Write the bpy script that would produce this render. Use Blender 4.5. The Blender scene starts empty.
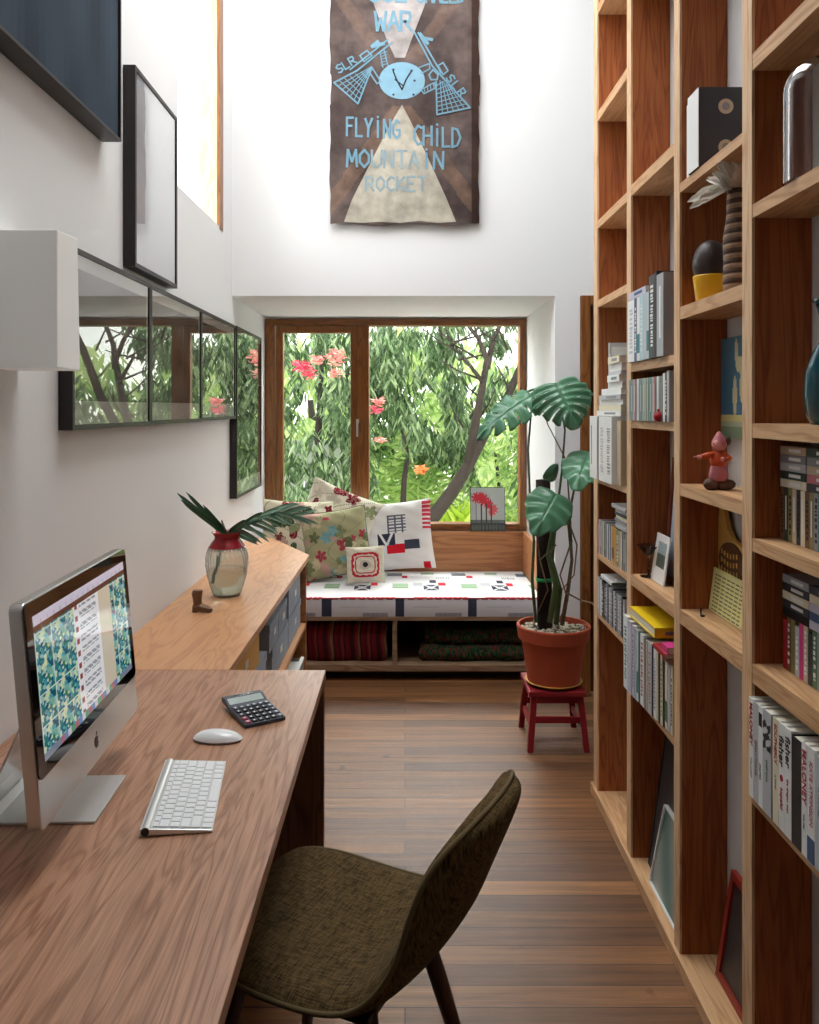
import bpy, math, random
from math import pi, sin, cos, radians as R
from mathutils import Vector, Matrix
random.seed(7)
S = bpy.context.scene
COL = S.collection

# ---------------------------------------------------------------- camera, world, lights, exposure
F = 820.0; HX = 405.0; HY = 409.0; CAMZ = 1.48
cd = bpy.data.cameras.new('camera'); cam = bpy.data.objects.new('camera', cd); COL.objects.link(cam)
cam.location = (0, 0, CAMZ); cam.rotation_euler = (pi/2, 0, 0)
cd.sensor_fit = 'HORIZONTAL'; cd.sensor_width = 24.0; cd.lens = 24.0*F/819.0
cd.shift_x = (409.5-HX)/819.0; cd.shift_y = -(512-HY)/819.0
cd.clip_start = 0.05; cd.clip_end = 200
S.camera = cam
S.view_settings.view_transform = 'Standard'; S.view_settings.look = 'None'
S.view_settings.gamma = 1.0; S.view_settings.use_curve_mapping = False
S.view_settings.exposure = 0.12

w = bpy.data.worlds.new('sky'); S.world = w; w.use_nodes = True
nt = w.node_tree; bg = nt.nodes['Background']
tc = nt.nodes.new('ShaderNodeTexCoord'); sx = nt.nodes.new('ShaderNodeSeparateXYZ'); cr = nt.nodes.new('ShaderNodeValToRGB')
nt.links.new(tc.outputs['Generated'], sx.inputs[0]); nt.links.new(sx.outputs['Z'], cr.inputs[0]); nt.links.new(cr.outputs[0], bg.inputs[0])
cr.color_ramp.elements[0].position = 0.0; cr.color_ramp.elements[0].color = (0.95, 1.0, 0.88, 1)
cr.color_ramp.elements[1].position = 0.6; cr.color_ramp.elements[1].color = (0.86, 0.93, 1.0, 1)
bg.inputs[1].default_value = 2.8

def area(name, loc, rot, sx_, sy_, power, col=(1, 1, 1)):
    l = bpy.data.lights.new(name, 'AREA'); l.shape = 'RECTANGLE'; l.size = sx_; l.size_y = sy_; l.energy = power; l.color = col
    o = bpy.data.objects.new(name, l); COL.objects.link(o); o.location = loc; o.rotation_euler = rot
    return o
area('ceiling_fill', (-0.1, 2.75, 4.26), (0, 0, 0), 1.2, 2.1, 64, (0.95, 0.985, 1.0))          # fill panel added under the closed ceiling to brighten the room
area('clerestory_daylight', (-1.9, 3.55, 3.3), (0, R(-90), 0), 2.0, 2.4, 70, (0.97, 0.985, 1.0))       # sky outside the high left window
area('alcove_window_daylight', (0.0, 6.0, 2.6), (R(-60), 0, 0), 2.4, 0.9, 150, (0.95, 1.0, 0.95))    # sky above the garden window

# ---------------------------------------------------------------- helpers
def lin(c):
    c = c/255.0
    return c/12.92 if c <= 0.04045 else ((c+0.055)/1.055)**2.4
def rgb(r, g, b): return (lin(r), lin(g), lin(b), 1.0)
def P(px, py, D): return Vector(((px-HX)*D/F, D, CAMZ-(py-HY)*D/F))

MATS = {}
def newmat(name):
    m = bpy.data.materials.new(name); m.use_nodes = True
    return m, m.node_tree, m.node_tree.nodes['Principled BSDF']
def mat(name, c, rough=0.5, metal=0.0, spec=0.5, trans=0.0, emit=None, es=0.0, var=0.0, vs=20.0, bump=0.0, bs=200.0, ior=1.45, alpha=1.0, coat=0.0, sheen=0.0):
    if name in MATS: return MATS[name]
    m, t, b = newmat(name)
    b.inputs['Base Color'].default_value = c; b.inputs['Roughness'].default_value = rough; b.inputs['Metallic'].default_value = metal
    b.inputs['Specular IOR Level'].default_value = spec; b.inputs['Transmission Weight'].default_value = trans; b.inputs['IOR'].default_value = ior
    b.inputs['Alpha'].default_value = alpha; b.inputs['Coat Weight'].default_value = coat; b.inputs['Sheen Weight'].default_value = sheen
    if emit: b.inputs['Emission Color'].default_value = emit; b.inputs['Emission Strength'].default_value = es
    if var > 0:
        co = t.nodes.new('ShaderNodeTexCoord'); n = t.nodes.new('ShaderNodeTexNoise'); n.inputs['Scale'].default_value = vs; n.inputs['Detail'].default_value = 6
        rr = t.nodes.new('ShaderNodeMapRange'); rr.inputs['To Min'].default_value = 1-var; rr.inputs['To Max'].default_value = 1+var
        mx = t.nodes.new('ShaderNodeVectorMath'); mx.operation = 'SCALE'; mx.inputs[0].default_value = c[:3]
        t.links.new(co.outputs['Object'], n.inputs['Vector']); t.links.new(n.outputs['Fac'], rr.inputs['Value'])
        t.links.new(rr.outputs[0], mx.inputs['Scale']); t.links.new(mx.outputs[0], b.inputs['Base Color'])
    if bump > 0:
        co = t.nodes.new('ShaderNodeTexCoord'); n = t.nodes.new('ShaderNodeTexNoise'); n.inputs['Scale'].default_value = bs
        bp = t.nodes.new('ShaderNodeBump'); bp.inputs['Strength'].default_value = bump; bp.inputs['Distance'].default_value = 0.005
        t.links.new(co.outputs['Object'], n.inputs['Vector']); t.links.new(n.outputs['Fac'], bp.inputs['Height']); t.links.new(bp.outputs[0], b.inputs['Normal'])
    MATS[name] = m; return m

def wood(name, c1, c2, axis='Y', scale=1.0, rough=0.45, c3=None, spec=0.4, stretch=9.0, fine=0.22):
    if name in MATS: return MATS[name]
    m, t, b = newmat(name); N = t.nodes.new; L = t.links.new
    co = N('ShaderNodeTexCoord'); mp = N('ShaderNodeMapping'); mp2 = N('ShaderNodeMapping')
    s = [stretch*scale]*3; s['XYZ'.index(axis)] = 1.0*scale
    mp.inputs['Scale'].default_value = s
    s2 = [260*scale]*3; s2['XYZ'.index(axis)] = 7.0*scale
    mp2.inputs['Scale'].default_value = s2
    L(co.outputs['Object'], mp.inputs[0]); L(co.outputs['Object'], mp2.inputs[0])
    n = N('ShaderNodeTexNoise'); n.inputs['Scale'].default_value = 1.0; n.inputs['Detail'].default_value = 3.0; n.inputs['Distortion'].default_value = 0.7
    L(mp.outputs[0], n.inputs['Vector'])
    mu = N('ShaderNodeMath'); mu.operation = 'MULTIPLY'; mu.inputs[1].default_value = 9.0; L(n.outputs['Fac'], mu.inputs[0])
    fr = N('ShaderNodeMath'); fr.operation = 'PINGPONG'; fr.inputs[1].default_value = 0.5; L(mu.outputs[0], fr.inputs[0])
    f2 = N('ShaderNodeMath'); f2.operation = 'MULTIPLY'; f2.inputs[1].default_value = 2.0; L(fr.outputs[0], f2.inputs[0])
    rp = N('ShaderNodeValToRGB'); L(f2.outputs[0], rp.inputs[0])
    rp.color_ramp.elements[0].color = c2; rp.color_ramp.elements[1].color = c1; rp.color_ramp.elements[0].position = 0.02; rp.color_ramp.elements[1].position = 0.6
    n2 = N('ShaderNodeTexNoise'); n2.inputs['Scale'].default_value = 1.0; n2.inputs['Detail'].default_value = 4.0; L(mp2.outputs[0], n2.inputs['Vector'])
    r2 = N('ShaderNodeMapRange'); r2.inputs['From Min'].default_value = 0.3; r2.inputs['From Max'].default_value = 0.7; r2.inputs['To Min'].default_value = 1-fine; r2.inputs['To Max'].default_value = 1+fine*0.6
    L(n2.outputs['Fac'], r2.inputs['Value'])
    sc = N('ShaderNodeVectorMath'); sc.operation = 'SCALE'; L(rp.outputs[0], sc.inputs[0]); L(r2.outputs[0], sc.inputs['Scale'])
    L(sc.outputs[0], b.inputs['Base Color']); b.inputs['Roughness'].default_value = rough; b.inputs['Specular IOR Level'].default_value = spec
    MATS[name] = m; return m

def paintmat(name, rough=0.6, emit=0.0, spec=0.4, mott=0.0, coat=0.0, bump=0.0, sheen=0.0):
    if name in MATS: return MATS[name]
    m, t, b = newmat(name); a = t.nodes.new('ShaderNodeAttribute'); a.attribute_name = 'Col'
    src = a.outputs['Color']
    if mott > 0:
        co = t.nodes.new('ShaderNodeTexCoord'); n = t.nodes.new('ShaderNodeTexNoise'); n.inputs['Scale'].default_value = 14; n.inputs['Detail'].default_value = 8
        rr = t.nodes.new('ShaderNodeMapRange'); rr.inputs['From Min'].default_value = 0.3; rr.inputs['From Max'].default_value = 0.7; rr.inputs['To Min'].default_value = 1-mott; rr.inputs['To Max'].default_value = 1+mott
        mx = t.nodes.new('ShaderNodeVectorMath'); mx.operation = 'SCALE'
        t.links.new(co.outputs['Object'], n.inputs['Vector']); t.links.new(n.outputs['Fac'], rr.inputs['Value']); t.links.new(src, mx.inputs[0]); t.links.new(rr.outputs[0], mx.inputs['Scale'])
        src = mx.outputs[0]
    t.links.new(src, b.inputs['Base Color'])
    b.inputs['Roughness'].default_value = rough; b.inputs['Specular IOR Level'].default_value = spec; b.inputs['Coat Weight'].default_value = coat; b.inputs['Coat Roughness'].default_value = 0.02
    b.inputs['Sheen Weight'].default_value = sheen
    if emit > 0:
        t.links.new(src, b.inputs['Emission Color']); b.inputs['Emission Strength'].default_value = emit
    MATS[name] = m; return m

def tag(o, label=None, cat=None, group=None, kind=None):
    if label: o['label'] = label
    if cat: o['category'] = cat
    if group: o['group'] = group
    if kind: o['kind'] = kind
    return o
def T(name, label, cat, loc=(0, 0, 0), rotz=0.0, group=None, rot=None):
    o = bpy.data.objects.new(name, None); COL.objects.link(o); o.empty_display_size = 0.05
    o.location = loc; o.rotation_euler = rot if rot else (0, 0, rotz)
    return tag(o, label, cat, group)

class MB:
    def __init__(s): s.v = []; s.f = []; s.c = None
    def add(s, vs, fs, M=None):
        b = len(s.v)
        s.v += [tuple(M @ Vector(p)) if M else tuple(p) for p in vs]; s.f += [tuple(i+b for i in f) for f in fs]; return s
    def box(s, x0, x1, y0, y1, z0, z1, M=None):
        if x0 > x1: x0, x1 = x1, x0
        if y0 > y1: y0, y1 = y1, y0
        if z0 > z1: z0, z1 = z1, z0
        vs = [(x0,y0,z0),(x1,y0,z0),(x1,y1,z0),(x0,y1,z0),(x0,y0,z1),(x1,y0,z1),(x1,y1,z1),(x0,y1,z1)]
        return s.add(vs, [(0,3,2,1),(4,5,6,7),(0,1,5,4),(1,2,6,5),(2,3,7,6),(3,0,4,7)], M)
    def tube(s, pts, rad, n=10, cap=True, M=None):
        pts = [Vector(p) for p in pts]; k = len(pts)
        if not hasattr(rad, '__len__'): rad = [rad]*k
        vs = []; fs = []; up = Vector((0.31, 0.17, 0.93)); prev = None
        for i, p in enumerate(pts):
            d = (pts[min(i+1, k-1)]-pts[max(i-1, 0)]).normalized()
            if prev is None:
                a = d.cross(up)
                if a.length < 1e-4: a = d.cross(Vector((1, 0, 0)))
            else: a = prev-d*prev.dot(d)
            a.normalize(); prev = a; b = d.cross(a)
            for j in range(n):
                t = 2*pi*j/n; vs.append(p+(a*cos(t)+b*sin(t))*rad[i])
        for i in range(k-1):
            for j in range(n):
                fs.append((i*n+j, i*n+(j+1) % n, (i+1)*n+(j+1) % n, (i+1)*n+j))
        if cap: fs.append(tuple(range(n-1, -1, -1))); fs.append(tuple((k-1)*n+j for j in range(n)))
        return s.add(vs, fs, M)
    def lathe(s, prof, c=(0, 0, 0), n=32, wob=None, M=None, close=False):
        vs = []; fs = []; k = len(prof)
        for i, (r, z) in enumerate(prof):
            for j in range(n):
                t = 2*pi*j/n; rr = r*(wob(t, z) if wob else 1.0)
                vs.append((c[0]+rr*cos(t), c[1]+rr*sin(t), c[2]+z))
        for i in range(k-1):
            for j in range(n):
                fs.append((i*n+j, i*n+(j+1) % n, (i+1)*n+(j+1) % n, (i+1)*n+j))
        if close: fs.append(tuple(range(n-1, -1, -1))); fs.append(tuple((k-1)*n+j for j in range(n)))
        return s.add(vs, fs, M)
    def prism(s, poly, t0, t1, plane='XZ', M=None):
        n = len(poly); vs = []
        for t in (t0, t1):
            for a, b in poly:
                vs.append({'XZ': (a, t, b), 'XY': (a, b, t), 'YZ': (t, a, b)}[plane])
        fs = [tuple(range(n-1, -1, -1)), tuple(range(n, 2*n))]+[(i, (i+1) % n, n+(i+1) % n, n+i) for i in range(n)]
        return s.add(vs, fs, M)
    def grid(s, nu, nv, fn, M=None, cu=False, colfn=None):
        vs = [fn(i/nu, j/nv) for j in range(nv+1) for i in range(nu+1)]
        fs = [(j*(nu+1)+i, j*(nu+1)+i+1, (j+1)*(nu+1)+i+1, (j+1)*(nu+1)+i) for j in range(nv) for i in range(nu)]
        if colfn:
            if s.c is None: s.c = [(.5,.5,.5,1)]*len(s.f)
            s.c += [colfn((i+.5)/nu, (j+.5)/nv) for j in range(nv) for i in range(nu)]
        s.add(vs, fs, M)
        return s
    def sphere(s, c, r, n=16, m=10, sc=(1, 1, 1), M=None):
        vs = []; fs = []
        for i in range(m+1):
            a = pi*i/m
            for j in range(n):
                t = 2*pi*j/n; vs.append((c[0]+r*sc[0]*sin(a)*cos(t), c[1]+r*sc[1]*sin(a)*sin(t), c[2]-r*sc[2]*cos(a)))
        for i in range(m):
            for j in range(n): fs.append((i*n+j, i*n+(j+1) % n, (i+1)*n+(j+1) % n, (i+1)*n+j))
        return s.add(vs, fs, M)
    def build(s, name, m, parent=None, world=False, smooth=False, bevel=0.0, seg=2, sub=0, solid=0.0, loc=None, auto=False, bv=False):
        off = Vector((0, 0, 0))
        if parent is not None and world:
            q = parent
            while q is not None: off += q.location; q = q.parent
        if loc is not None: off = Vector(loc)
        me = bpy.data.meshes.new(name); me.from_pydata([tuple(Vector(p)-off) for p in s.v], [], s.f)
        if s.c:
            at = me.color_attributes.new('Col', 'FLOAT_COLOR', 'CORNER'); k = 0
            nc = len(s.c)
            buf = []
            for fi, f in enumerate(s.f):
                c = s.c[fi] if fi < nc else s.c[-1]
                for _ in f: buf += list(c)
            at.data.foreach_set('color', buf)
        if smooth: me.shade_smooth()
        me.materials.append(m); me.update()
        o = bpy.data.objects.new(name, me); COL.objects.link(o)
        if parent is not None: o.parent = parent
        if loc is not None: o.location = loc
        if solid: md = o.modifiers.new('s', 'SOLIDIFY'); md.thickness = solid; md.offset = 0
        if bevel > 0:
            md = o.modifiers.new('b', 'BEVEL'); md.width = bevel; md.segments = seg; md.limit_method = 'ANGLE'; md.angle_limit = R(40)
            if bv: md.harden_normals = True
        if sub: md = o.modifiers.new('u', 'SUBSURF'); md.levels = sub; md.render_levels = sub
        return o
def struct(o, label=None): return tag(o, label, None, None, 'structure')
def ptag(o, label): o['label'] = label; return o
ORD = ['first','second','third','fourth','fifth','sixth','seventh','eighth','ninth','tenth','eleventh','twelfth','thirteenth','fourteenth','fifteenth','sixteenth','seventeenth','eighteenth','nineteenth','twentieth']
ORD += ['twenty-'+x for x in ORD[:9]]+['thirtieth']+['thirty-'+x for x in ORD[:9]]
def smoothstep(a, b, x):
    t = max(0, min(1, (x-a)/(b-a))); return t*t*(3-2*t)
def mixc(a, b, t): return tuple(a[i]*(1-t)+b[i]*t for i in range(4))

# ---------------------------------------------------------------- materials
M_WALL = mat('white_plaster', rgb(232, 232, 232), 0.85, spec=0.2, bump=0.03, bs=60)
M_OAK = wood('desk_veneer', rgb(180, 134, 106), rgb(150, 104, 78), 'Y', 1.5, 0.33, spec=0.5, stretch=10, fine=0.28)
M_LOW = wood('cabinet_veneer', rgb(200, 148, 104), rgb(184, 130, 90), 'Y', 1.3, 0.35, spec=0.5, stretch=6, fine=0.12)
M_SHV = wood('oregon_upright', rgb(168, 98, 54), rgb(142, 76, 40), 'Z', 1.2, 0.5, spec=0.25, stretch=15, fine=0.14)
M_SHY = wood('oregon_shelf', rgb(212, 168, 124), rgb(190, 142, 98), 'Y', 1.2, 0.5, spec=0.3, stretch=12, fine=0.14)
M_EDGE = wood('oregon_lit_edge', rgb(222, 186, 146), rgb(198, 152, 108), 'Z', 1.5, 0.5, spec=0.3, stretch=14, fine=0.1)  # upright timber again, light on its front edges painted in as paler wood
M_FRAMEW = wood('window_timber', rgb(140, 88, 42), rgb(112, 64, 28), 'Z', 1.5, 0.35, spec=0.45, stretch=12, fine=0.15)
M_FRAMEH = wood('window_timber_rail', rgb(128, 78, 38), rgb(100, 56, 26), 'X', 1.5, 0.35, spec=0.45, stretch=12, fine=0.15)
M_BENCHW = wood('bench_ply', rgb(176, 120, 78), rgb(146, 92, 54), 'X', 1.0, 0.4, stretch=6, fine=0.12)
M_BLACKW = mat('black_frame_wood', rgb(34, 27, 26), 0.4, var=0.2, vs=40)
M_GLASS = mat('clear_glass', (1, 1, 1, 1), 0.0, trans=1.0, ior=1.45)
M_SILVER = mat('brushed_aluminium', rgb(210, 211, 211), 0.32, metal=0.75)
M_ALU = mat('housing_aluminium', rgb(200, 200, 198), 0.28, metal=1.0)
M_WHITEP = mat('white_plastic', rgb(232, 234, 236), 0.25, spec=0.5)
M_BLACKP = mat('black_plastic', rgb(24, 24, 26), 0.35)
def floor_material():
    m, t, b = newmat('floor_boards'); N = t.nodes.new; L = t.links.new
    co = N('ShaderNodeTexCoord'); br = N('ShaderNodeTexBrick'); L(co.outputs['Object'], br.inputs['Vector'])
    br.inputs['Scale'].default_value = 1.0; br.inputs['Brick Width'].default_value = 1.9; br.inputs['Row Height'].default_value = 0.078
    br.inputs['Mortar Size'].default_value = 0.0016; br.inputs['Mortar Smooth'].default_value = 0.3; br.offset = 0.37; br.inputs['Bias'].default_value = 0.0
    br.inputs['Color1'].default_value = rgb(154, 106, 66); br.inputs['Color2'].default_value = rgb(88, 58, 40); br.inputs['Mortar'].default_value = rgb(34, 22, 16)
    mp = N('ShaderNodeMapping'); mp.inputs['Scale'].default_value = (2.2, 42, 1); L(co.outputs['Object'], mp.inputs[0])
    n = N('ShaderNodeTexNoise'); n.inputs['Scale'].default_value = 1; n.inputs['Detail'].default_value = 8; n.inputs['Roughness'].default_value = 0.65; L(mp.outputs[0], n.inputs['Vector'])
    rr = N('ShaderNodeMapRange'); rr.inputs['From Min'].default_value = 0.3; rr.inputs['From Max'].default_value = 0.72; rr.inputs['To Min'].default_value = 0.5; rr.inputs['To Max'].default_value = 1.35; L(n.outputs['Fac'], rr.inputs['Value'])
    n3 = N('ShaderNodeTexNoise'); n3.inputs['Scale'].default_value = 9; n3.inputs['Detail'].default_value = 4; L(co.outputs['Object'], n3.inputs['Vector'])
    r3 = N('ShaderNodeMapRange'); r3.inputs['From Min'].default_value = 0.68; r3.inputs['From Max'].default_value = 0.78; r3.inputs['To Min'].default_value = 1.0; r3.inputs['To Max'].default_value = 0.35; L(n3.outputs['Fac'], r3.inputs['Value'])
    mm = N('ShaderNodeMath'); mm.operation = 'MULTIPLY'; L(rr.outputs[0], mm.inputs[0]); L(r3.outputs[0], mm.inputs[1])
    sc = N('ShaderNodeVectorMath'); sc.operation = 'SCALE'; L(br.outputs['Color'], sc.inputs[0]); L(mm.outputs[0], sc.inputs['Scale']); L(sc.outputs[0], b.inputs['Base Color'])
    b.inputs['Roughness'].default_value = 0.42; b.inputs['Specular IOR Level'].default_value = 0.45
    bp = N('ShaderNodeBump'); bp.inputs['Strength'].default_value = 0.35; bp.inputs['Distance'].default_value = 0.004; L(mm.outputs[0], bp.inputs['Height']); L(bp.outputs[0], b.inputs['Normal'])
    return m

# ---------------------------------------------------------------- the room
XL = -0.895; CZ = 4.3; SOF = 2.065; YW = 5.24; YF = 4.24
struct(MB().box(-1.1, 2.1, -1.6, 5.3, -0.1, 0).build('floor', floor_material()))
struct(MB().box(-1.1, 2.1, -1.6, 4.3, CZ, CZ+0.1).build('ceiling', M_WALL))
wl = MB(); T_ = 0.115
wl.box(XL-T_, XL, -1.6, 3.23, 0, CZ); wl.box(XL-T_, XL, 4.01, 5.4, 0, CZ); wl.box(XL-T_, XL, 3.23, 4.01, 0, 2.36); wl.box(XL-T_, XL, 3.23, 4.01, 4.0, CZ)
struct(wl.build('wall_left', M_WALL))
wf = MB(); wf.box(XL, 2.1, YF, YW+0.12, SOF, CZ); wf.box(0.776, 0.905, YF, YW+0.12, 0, SOF); wf.box(XL, 0.776, YW+0.0, YW+0.12, 0, 0.70); wf.box(1.75, 2.1, YF, YF+0.1, 0, SOF)
struct(wf.build('wall_far', M_WALL))
wr = MB(); wr.box(0.852, 0.95, -1.6, 3.165, 0, CZ); wr.box(2.0, 2.1, -1.6, 4.3, 0, CZ)
struct(wr.build('wall_right', M_WALL))
struct(MB().box(-1.1, 2.1, -1.7, -1.6, 0, CZ).build('wall_back', mat('dark_wall', rgb(84, 76, 70), 0.85, spec=0.2)))
# clerestory lining and pane
win2 = tag(T('window_2', None, None, (XL, 3.62, 2.36)), kind='structure')
c_pale = wood('pale_lining', rgb(214, 196, 166), rgb(200, 178, 146), 'Z', 1.2, 0.5, stretch=10)
f = MB(); f.box(XL-0.10, XL-0.012, 3.975, 4.008, 2.362, 3.998); f.box(XL-0.10, XL-0.012, 3.232, 3.262, 2.362, 3.998)
f.build('window_frame', c_pale, win2, world=True)
f = MB(); f.box(XL-0.012, XL+0.004, 3.955, 4.02, 2.35, 4.0)
f.build('window_trim', M_FRAMEW, win2, world=True)
MB().box(XL-0.108, XL-0.104, 3.24, 4.0, 2.365, 3.995).build('window_glass', mat('thin_glass', (1, 1, 1, 1), 0.0, trans=1.0, ior=1.01), win2, world=True)
# far window
W = T('window_1', None, None, (0, YW, 0.70)); struct(W)
def wx(px): return (px-HX)*YW/F
def wz(py): return CAMZ-(py-HY)*YW/F
fr = MB(); y0, y1 = YW-0.015, YW+0.09
fr.box(XL+0.002, wx(275), y0, y1, wz(530), wz(319)); fr.box(wx(519.5), 0.774, y0, y1, wz(530), wz(319)); fr.box(wx(357), wx(369), y0, y1, wz(523), wz(325.5))
fr.build('window_frame', M_FRAMEW, W, world=True, bevel=0.003)
fr = MB(); fr.box(wx(275), wx(519.5), y0, y1, wz(325.5), wz(319)); fr.box(wx(275), wx(519.5), y0, y1, wz(530), wz(523.5))
fr.build('window_rail', M_FRAMEH, W, world=True, bevel=0.003)
fr = MB(); y2, y3 = YW-0.005, YW+0.05
fr.box(wx(276), wx(283), y2, y3, wz(523.5), wz(326)); fr.box(wx(350.5), wx(357), y2, y3, wz(523.5), wz(326)); fr.box(wx(283), wx(350.5), y2, y3, wz(333), wz(326)); fr.box(wx(283), wx(350.5), y2, y3, wz(523.5), wz(516))
fr.build('window_sash', M_FRAMEW, W, world=True, bevel=0.004)
M_PANE = mat('window_pane', (1, 1, 1, 1), 0.0, trans=1.0, ior=1.08)
MB().box(wx(282), wx(351), YW+0.02, YW+0.024, wz(517), wz(332)).build('window_pane', M_PANE, W, world=True)
MB().box(wx(368), wx(520.5), YW+0.03, YW+0.034, wz(524), wz(325)).build('window_pane', M_PANE, W, world=True)
h = MB(); hp = P(358, 421, YW-0.03); h.box(hp.x-0.012, hp.x+0.006, YW-0.03, YW-0.012, hp.z-0.015, hp.z+0.012); h.box(hp.x-0.010, hp.x+0.002, YW-0.045, YW-0.028, hp.z-0.10, hp.z+0.010)
h.build('window_handle', M_SILVER, W, world=True, bevel=0.002)
# door to the side passage
D1 = T('door_1', None, None, (1.3, YF, 0)); struct(D1)
d = MB(); d.box(0.907, 0.955, YF-0.02, YF+0.1, 0, SOF); d.box(1.70, 1.748, YF-0.02, YF+0.1, 0, SOF); d.box(0.955, 1.70, YF-0.02, YF+0.1, SOF-0.045, SOF)
d.build('door_frame', M_FRAMEW, D1, world=True, bevel=0.003)
MB().box(0.957, 1.698, YF+0.03, YF+0.07, 0.01, SOF-0.047).build('door_leaf', wood('dark_door', rgb(96, 60, 32), rgb(74, 42, 22), 'Z', 1.0, 0.4), D1, world=True)

# ---------------------------------------------------------------- desk
dk = T('desk', 'long timber veneer desk running along the left wall under the computer', 'desk', (-0.56, 1.3, 0))
MB().box(XL+0.003, -0.225, 0.25, 2.325, 0.712, 0.74).build('desk_top', M_OAK, dk, world=True, bevel=0.0015)
M_DKPAN = wood('desk_side', rgb(120, 84, 62), rgb(96, 62, 44), 'Z', 1.0, 0.5)
MB().box(XL+0.01, -0.228, 2.296, 2.322, 0, 0.712).build('side_panel', M_DKPAN, dk, world=True)
MB().box(XL+0.01, -0.228, 0.27, 0.296, 0, 0.712).build('side_panel', M_DKPAN, dk, world=True)
MB().box(XL+0.005, XL+0.022, 0.296, 2.296, 0.25, 0.712).build('back_panel', M_DKPAN, dk, world=True)
# low cabinet
lc = T('low_storage_cabinet', 'low timber cabinet with open shelves between the desk and the daybed', 'cabinet', (-0.7, 3.4, 0))
MB().prism([(XL+0.003, 2.327), (-0.50, 2.327), (-0.485, 4.16), (-0.76, 4.70), (XL+0.003, 4.74)], 0.715, 0.74, 'XY').build('cabinet_top', M_LOW, lc, world=True, bevel=0.0015)
MB().box(XL+0.01, -0.50, 4.135, 4.155, 0, 0.715).build('side_panel', M_BENCHW, lc, world=True)
MB().box(XL+0.01, -0.50, 2.335, 2.355, 0, 0.715).build('side_panel', M_BENCHW, lc, world=True)
MB().box(XL+0.02, -0.50, 2.355, 4.135, 0.378, 0.40).build('shelf', M_LOW, lc, world=True)
MB().box(XL+0.005, XL+0.018, 2.355, 4.135, 0.0, 0.715).build('back_panel', M_DKPAN, lc, world=True)

# ---------------------------------------------------------------- daybed
bd = T('daybed', 'built-in timber daybed with open compartments below the garden window', 'daybed', (0, 4.85, 0))
XB0, XB1 = XL+0.004, 0.772
M_BODY = wood('bench_body', rgb(150, 122, 96), rgb(122, 94, 70), 'X', 1.0, 0.5)
MB().box(XB0, XB1, 4.45, 5.22, 0.33, 0.352).build('seat_board', M_BODY, bd, world=True, bevel=0.002)
MB().box(XB0, XB1, 4.45, 5.22, 0.055, 0.09).build('bottom_board', M_BODY, bd, world=True, bevel=0.002)
for x in (XB0, -0.068, XB1-0.024): MB().box(x, x+0.024, 4.455, 5.21, 0.09, 0.33).build('divider', M_BODY, bd, world=True)
MB().box(XB0, XB1, 5.20, 5.218, 0.09, 0.33).build('back_panel', M_DKPAN, bd, world=True)
MB().box(XB0+.05, XB1-.05, 4.55, 4.57, 0.0, 0.055).build('plinth', M_BLACKW, bd, world=True)
MB().box(XB0, XB1, 5.195, 5.222, 0.353, 0.703).build('back_board', M_BENCHW, bd, world=True, bevel=0.002)
MB().box(XB1-0.025, XB1, 4.46, 5.194, 0.353, 0.703).build('side_board', M_BENCHW, bd, world=True, bevel=0.002)

# ---------------------------------------------------------------- bookshelf
XF, XW = 0.725, 0.850
bs = T('bookshelf', 'tall open timber bookshelf covering the right wall', 'bookshelf', (0.79, 2.3, 0))
STILE = [(3.15, 3.09), (2.68, 2.632), (2.21, 2.165), (1.763, 1.714), (1.30, 1.25), (0.83, 0.78)]
def edged(mb_face, mb_edge): pass
for a, b in STILE:
    u = MB().box(XF+0.006, XW, b, a, 0.04, 4.2).build('upright', M_SHV, bs, world=True)
    MB().box(XF, XF+0.0061, b, a, 0.04, 4.2).build('lit_edge', M_EDGE, u, world=False).location = -Vector((0.79, 2.3, 0))  # strip added to carry the painted light on the upright's front
MB().box(XF-0.008, XW, 0.3, 3.174, 0.0, 0.04).build('base_board', M_SHY, bs, world=True, bevel=0.002)
BAYS = {1: (2.68, 3.09), 2: (2.21, 2.632), 3: (1.763, 2.165), 4: (1.30, 1.714), 5: (0.83, 1.25)}
SHELVES = {1: [(2.597, .034), (2.189, .03), (1.889, .027), (1.225, .022), (0.94, .022), (0.715, .018), (3.0, .034), (3.5, .034)],
           2: [(2.198, .034), (1.627, .028), (1.444, .024), (0.951, .035), (0.592, .02), (2.85, .034), (3.4, .034)],
           3: [(2.075, .024), (1.749, .033), (1.283, .031), (0.952, .038), (2.75, .034), (3.3, .034)],
           4: [(2.222, .035), (1.907, .028), (1.45, .03), (1.21, .027), (0.948, .04), (0.676, .02), (2.7, .034), (3.2, .034)],
           5: [(2.3, .034), (1.9, .03), (1.5, .03), (1.1, .03), (0.7, .03)]}
for k, (ya, yb) in BAYS.items():
    for z, th in SHELVES[k]:
        MB().box(XF+0.001, XW-0.001, ya, yb, z-th, z).build('shelf', M_SHY, bs, world=True)
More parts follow.
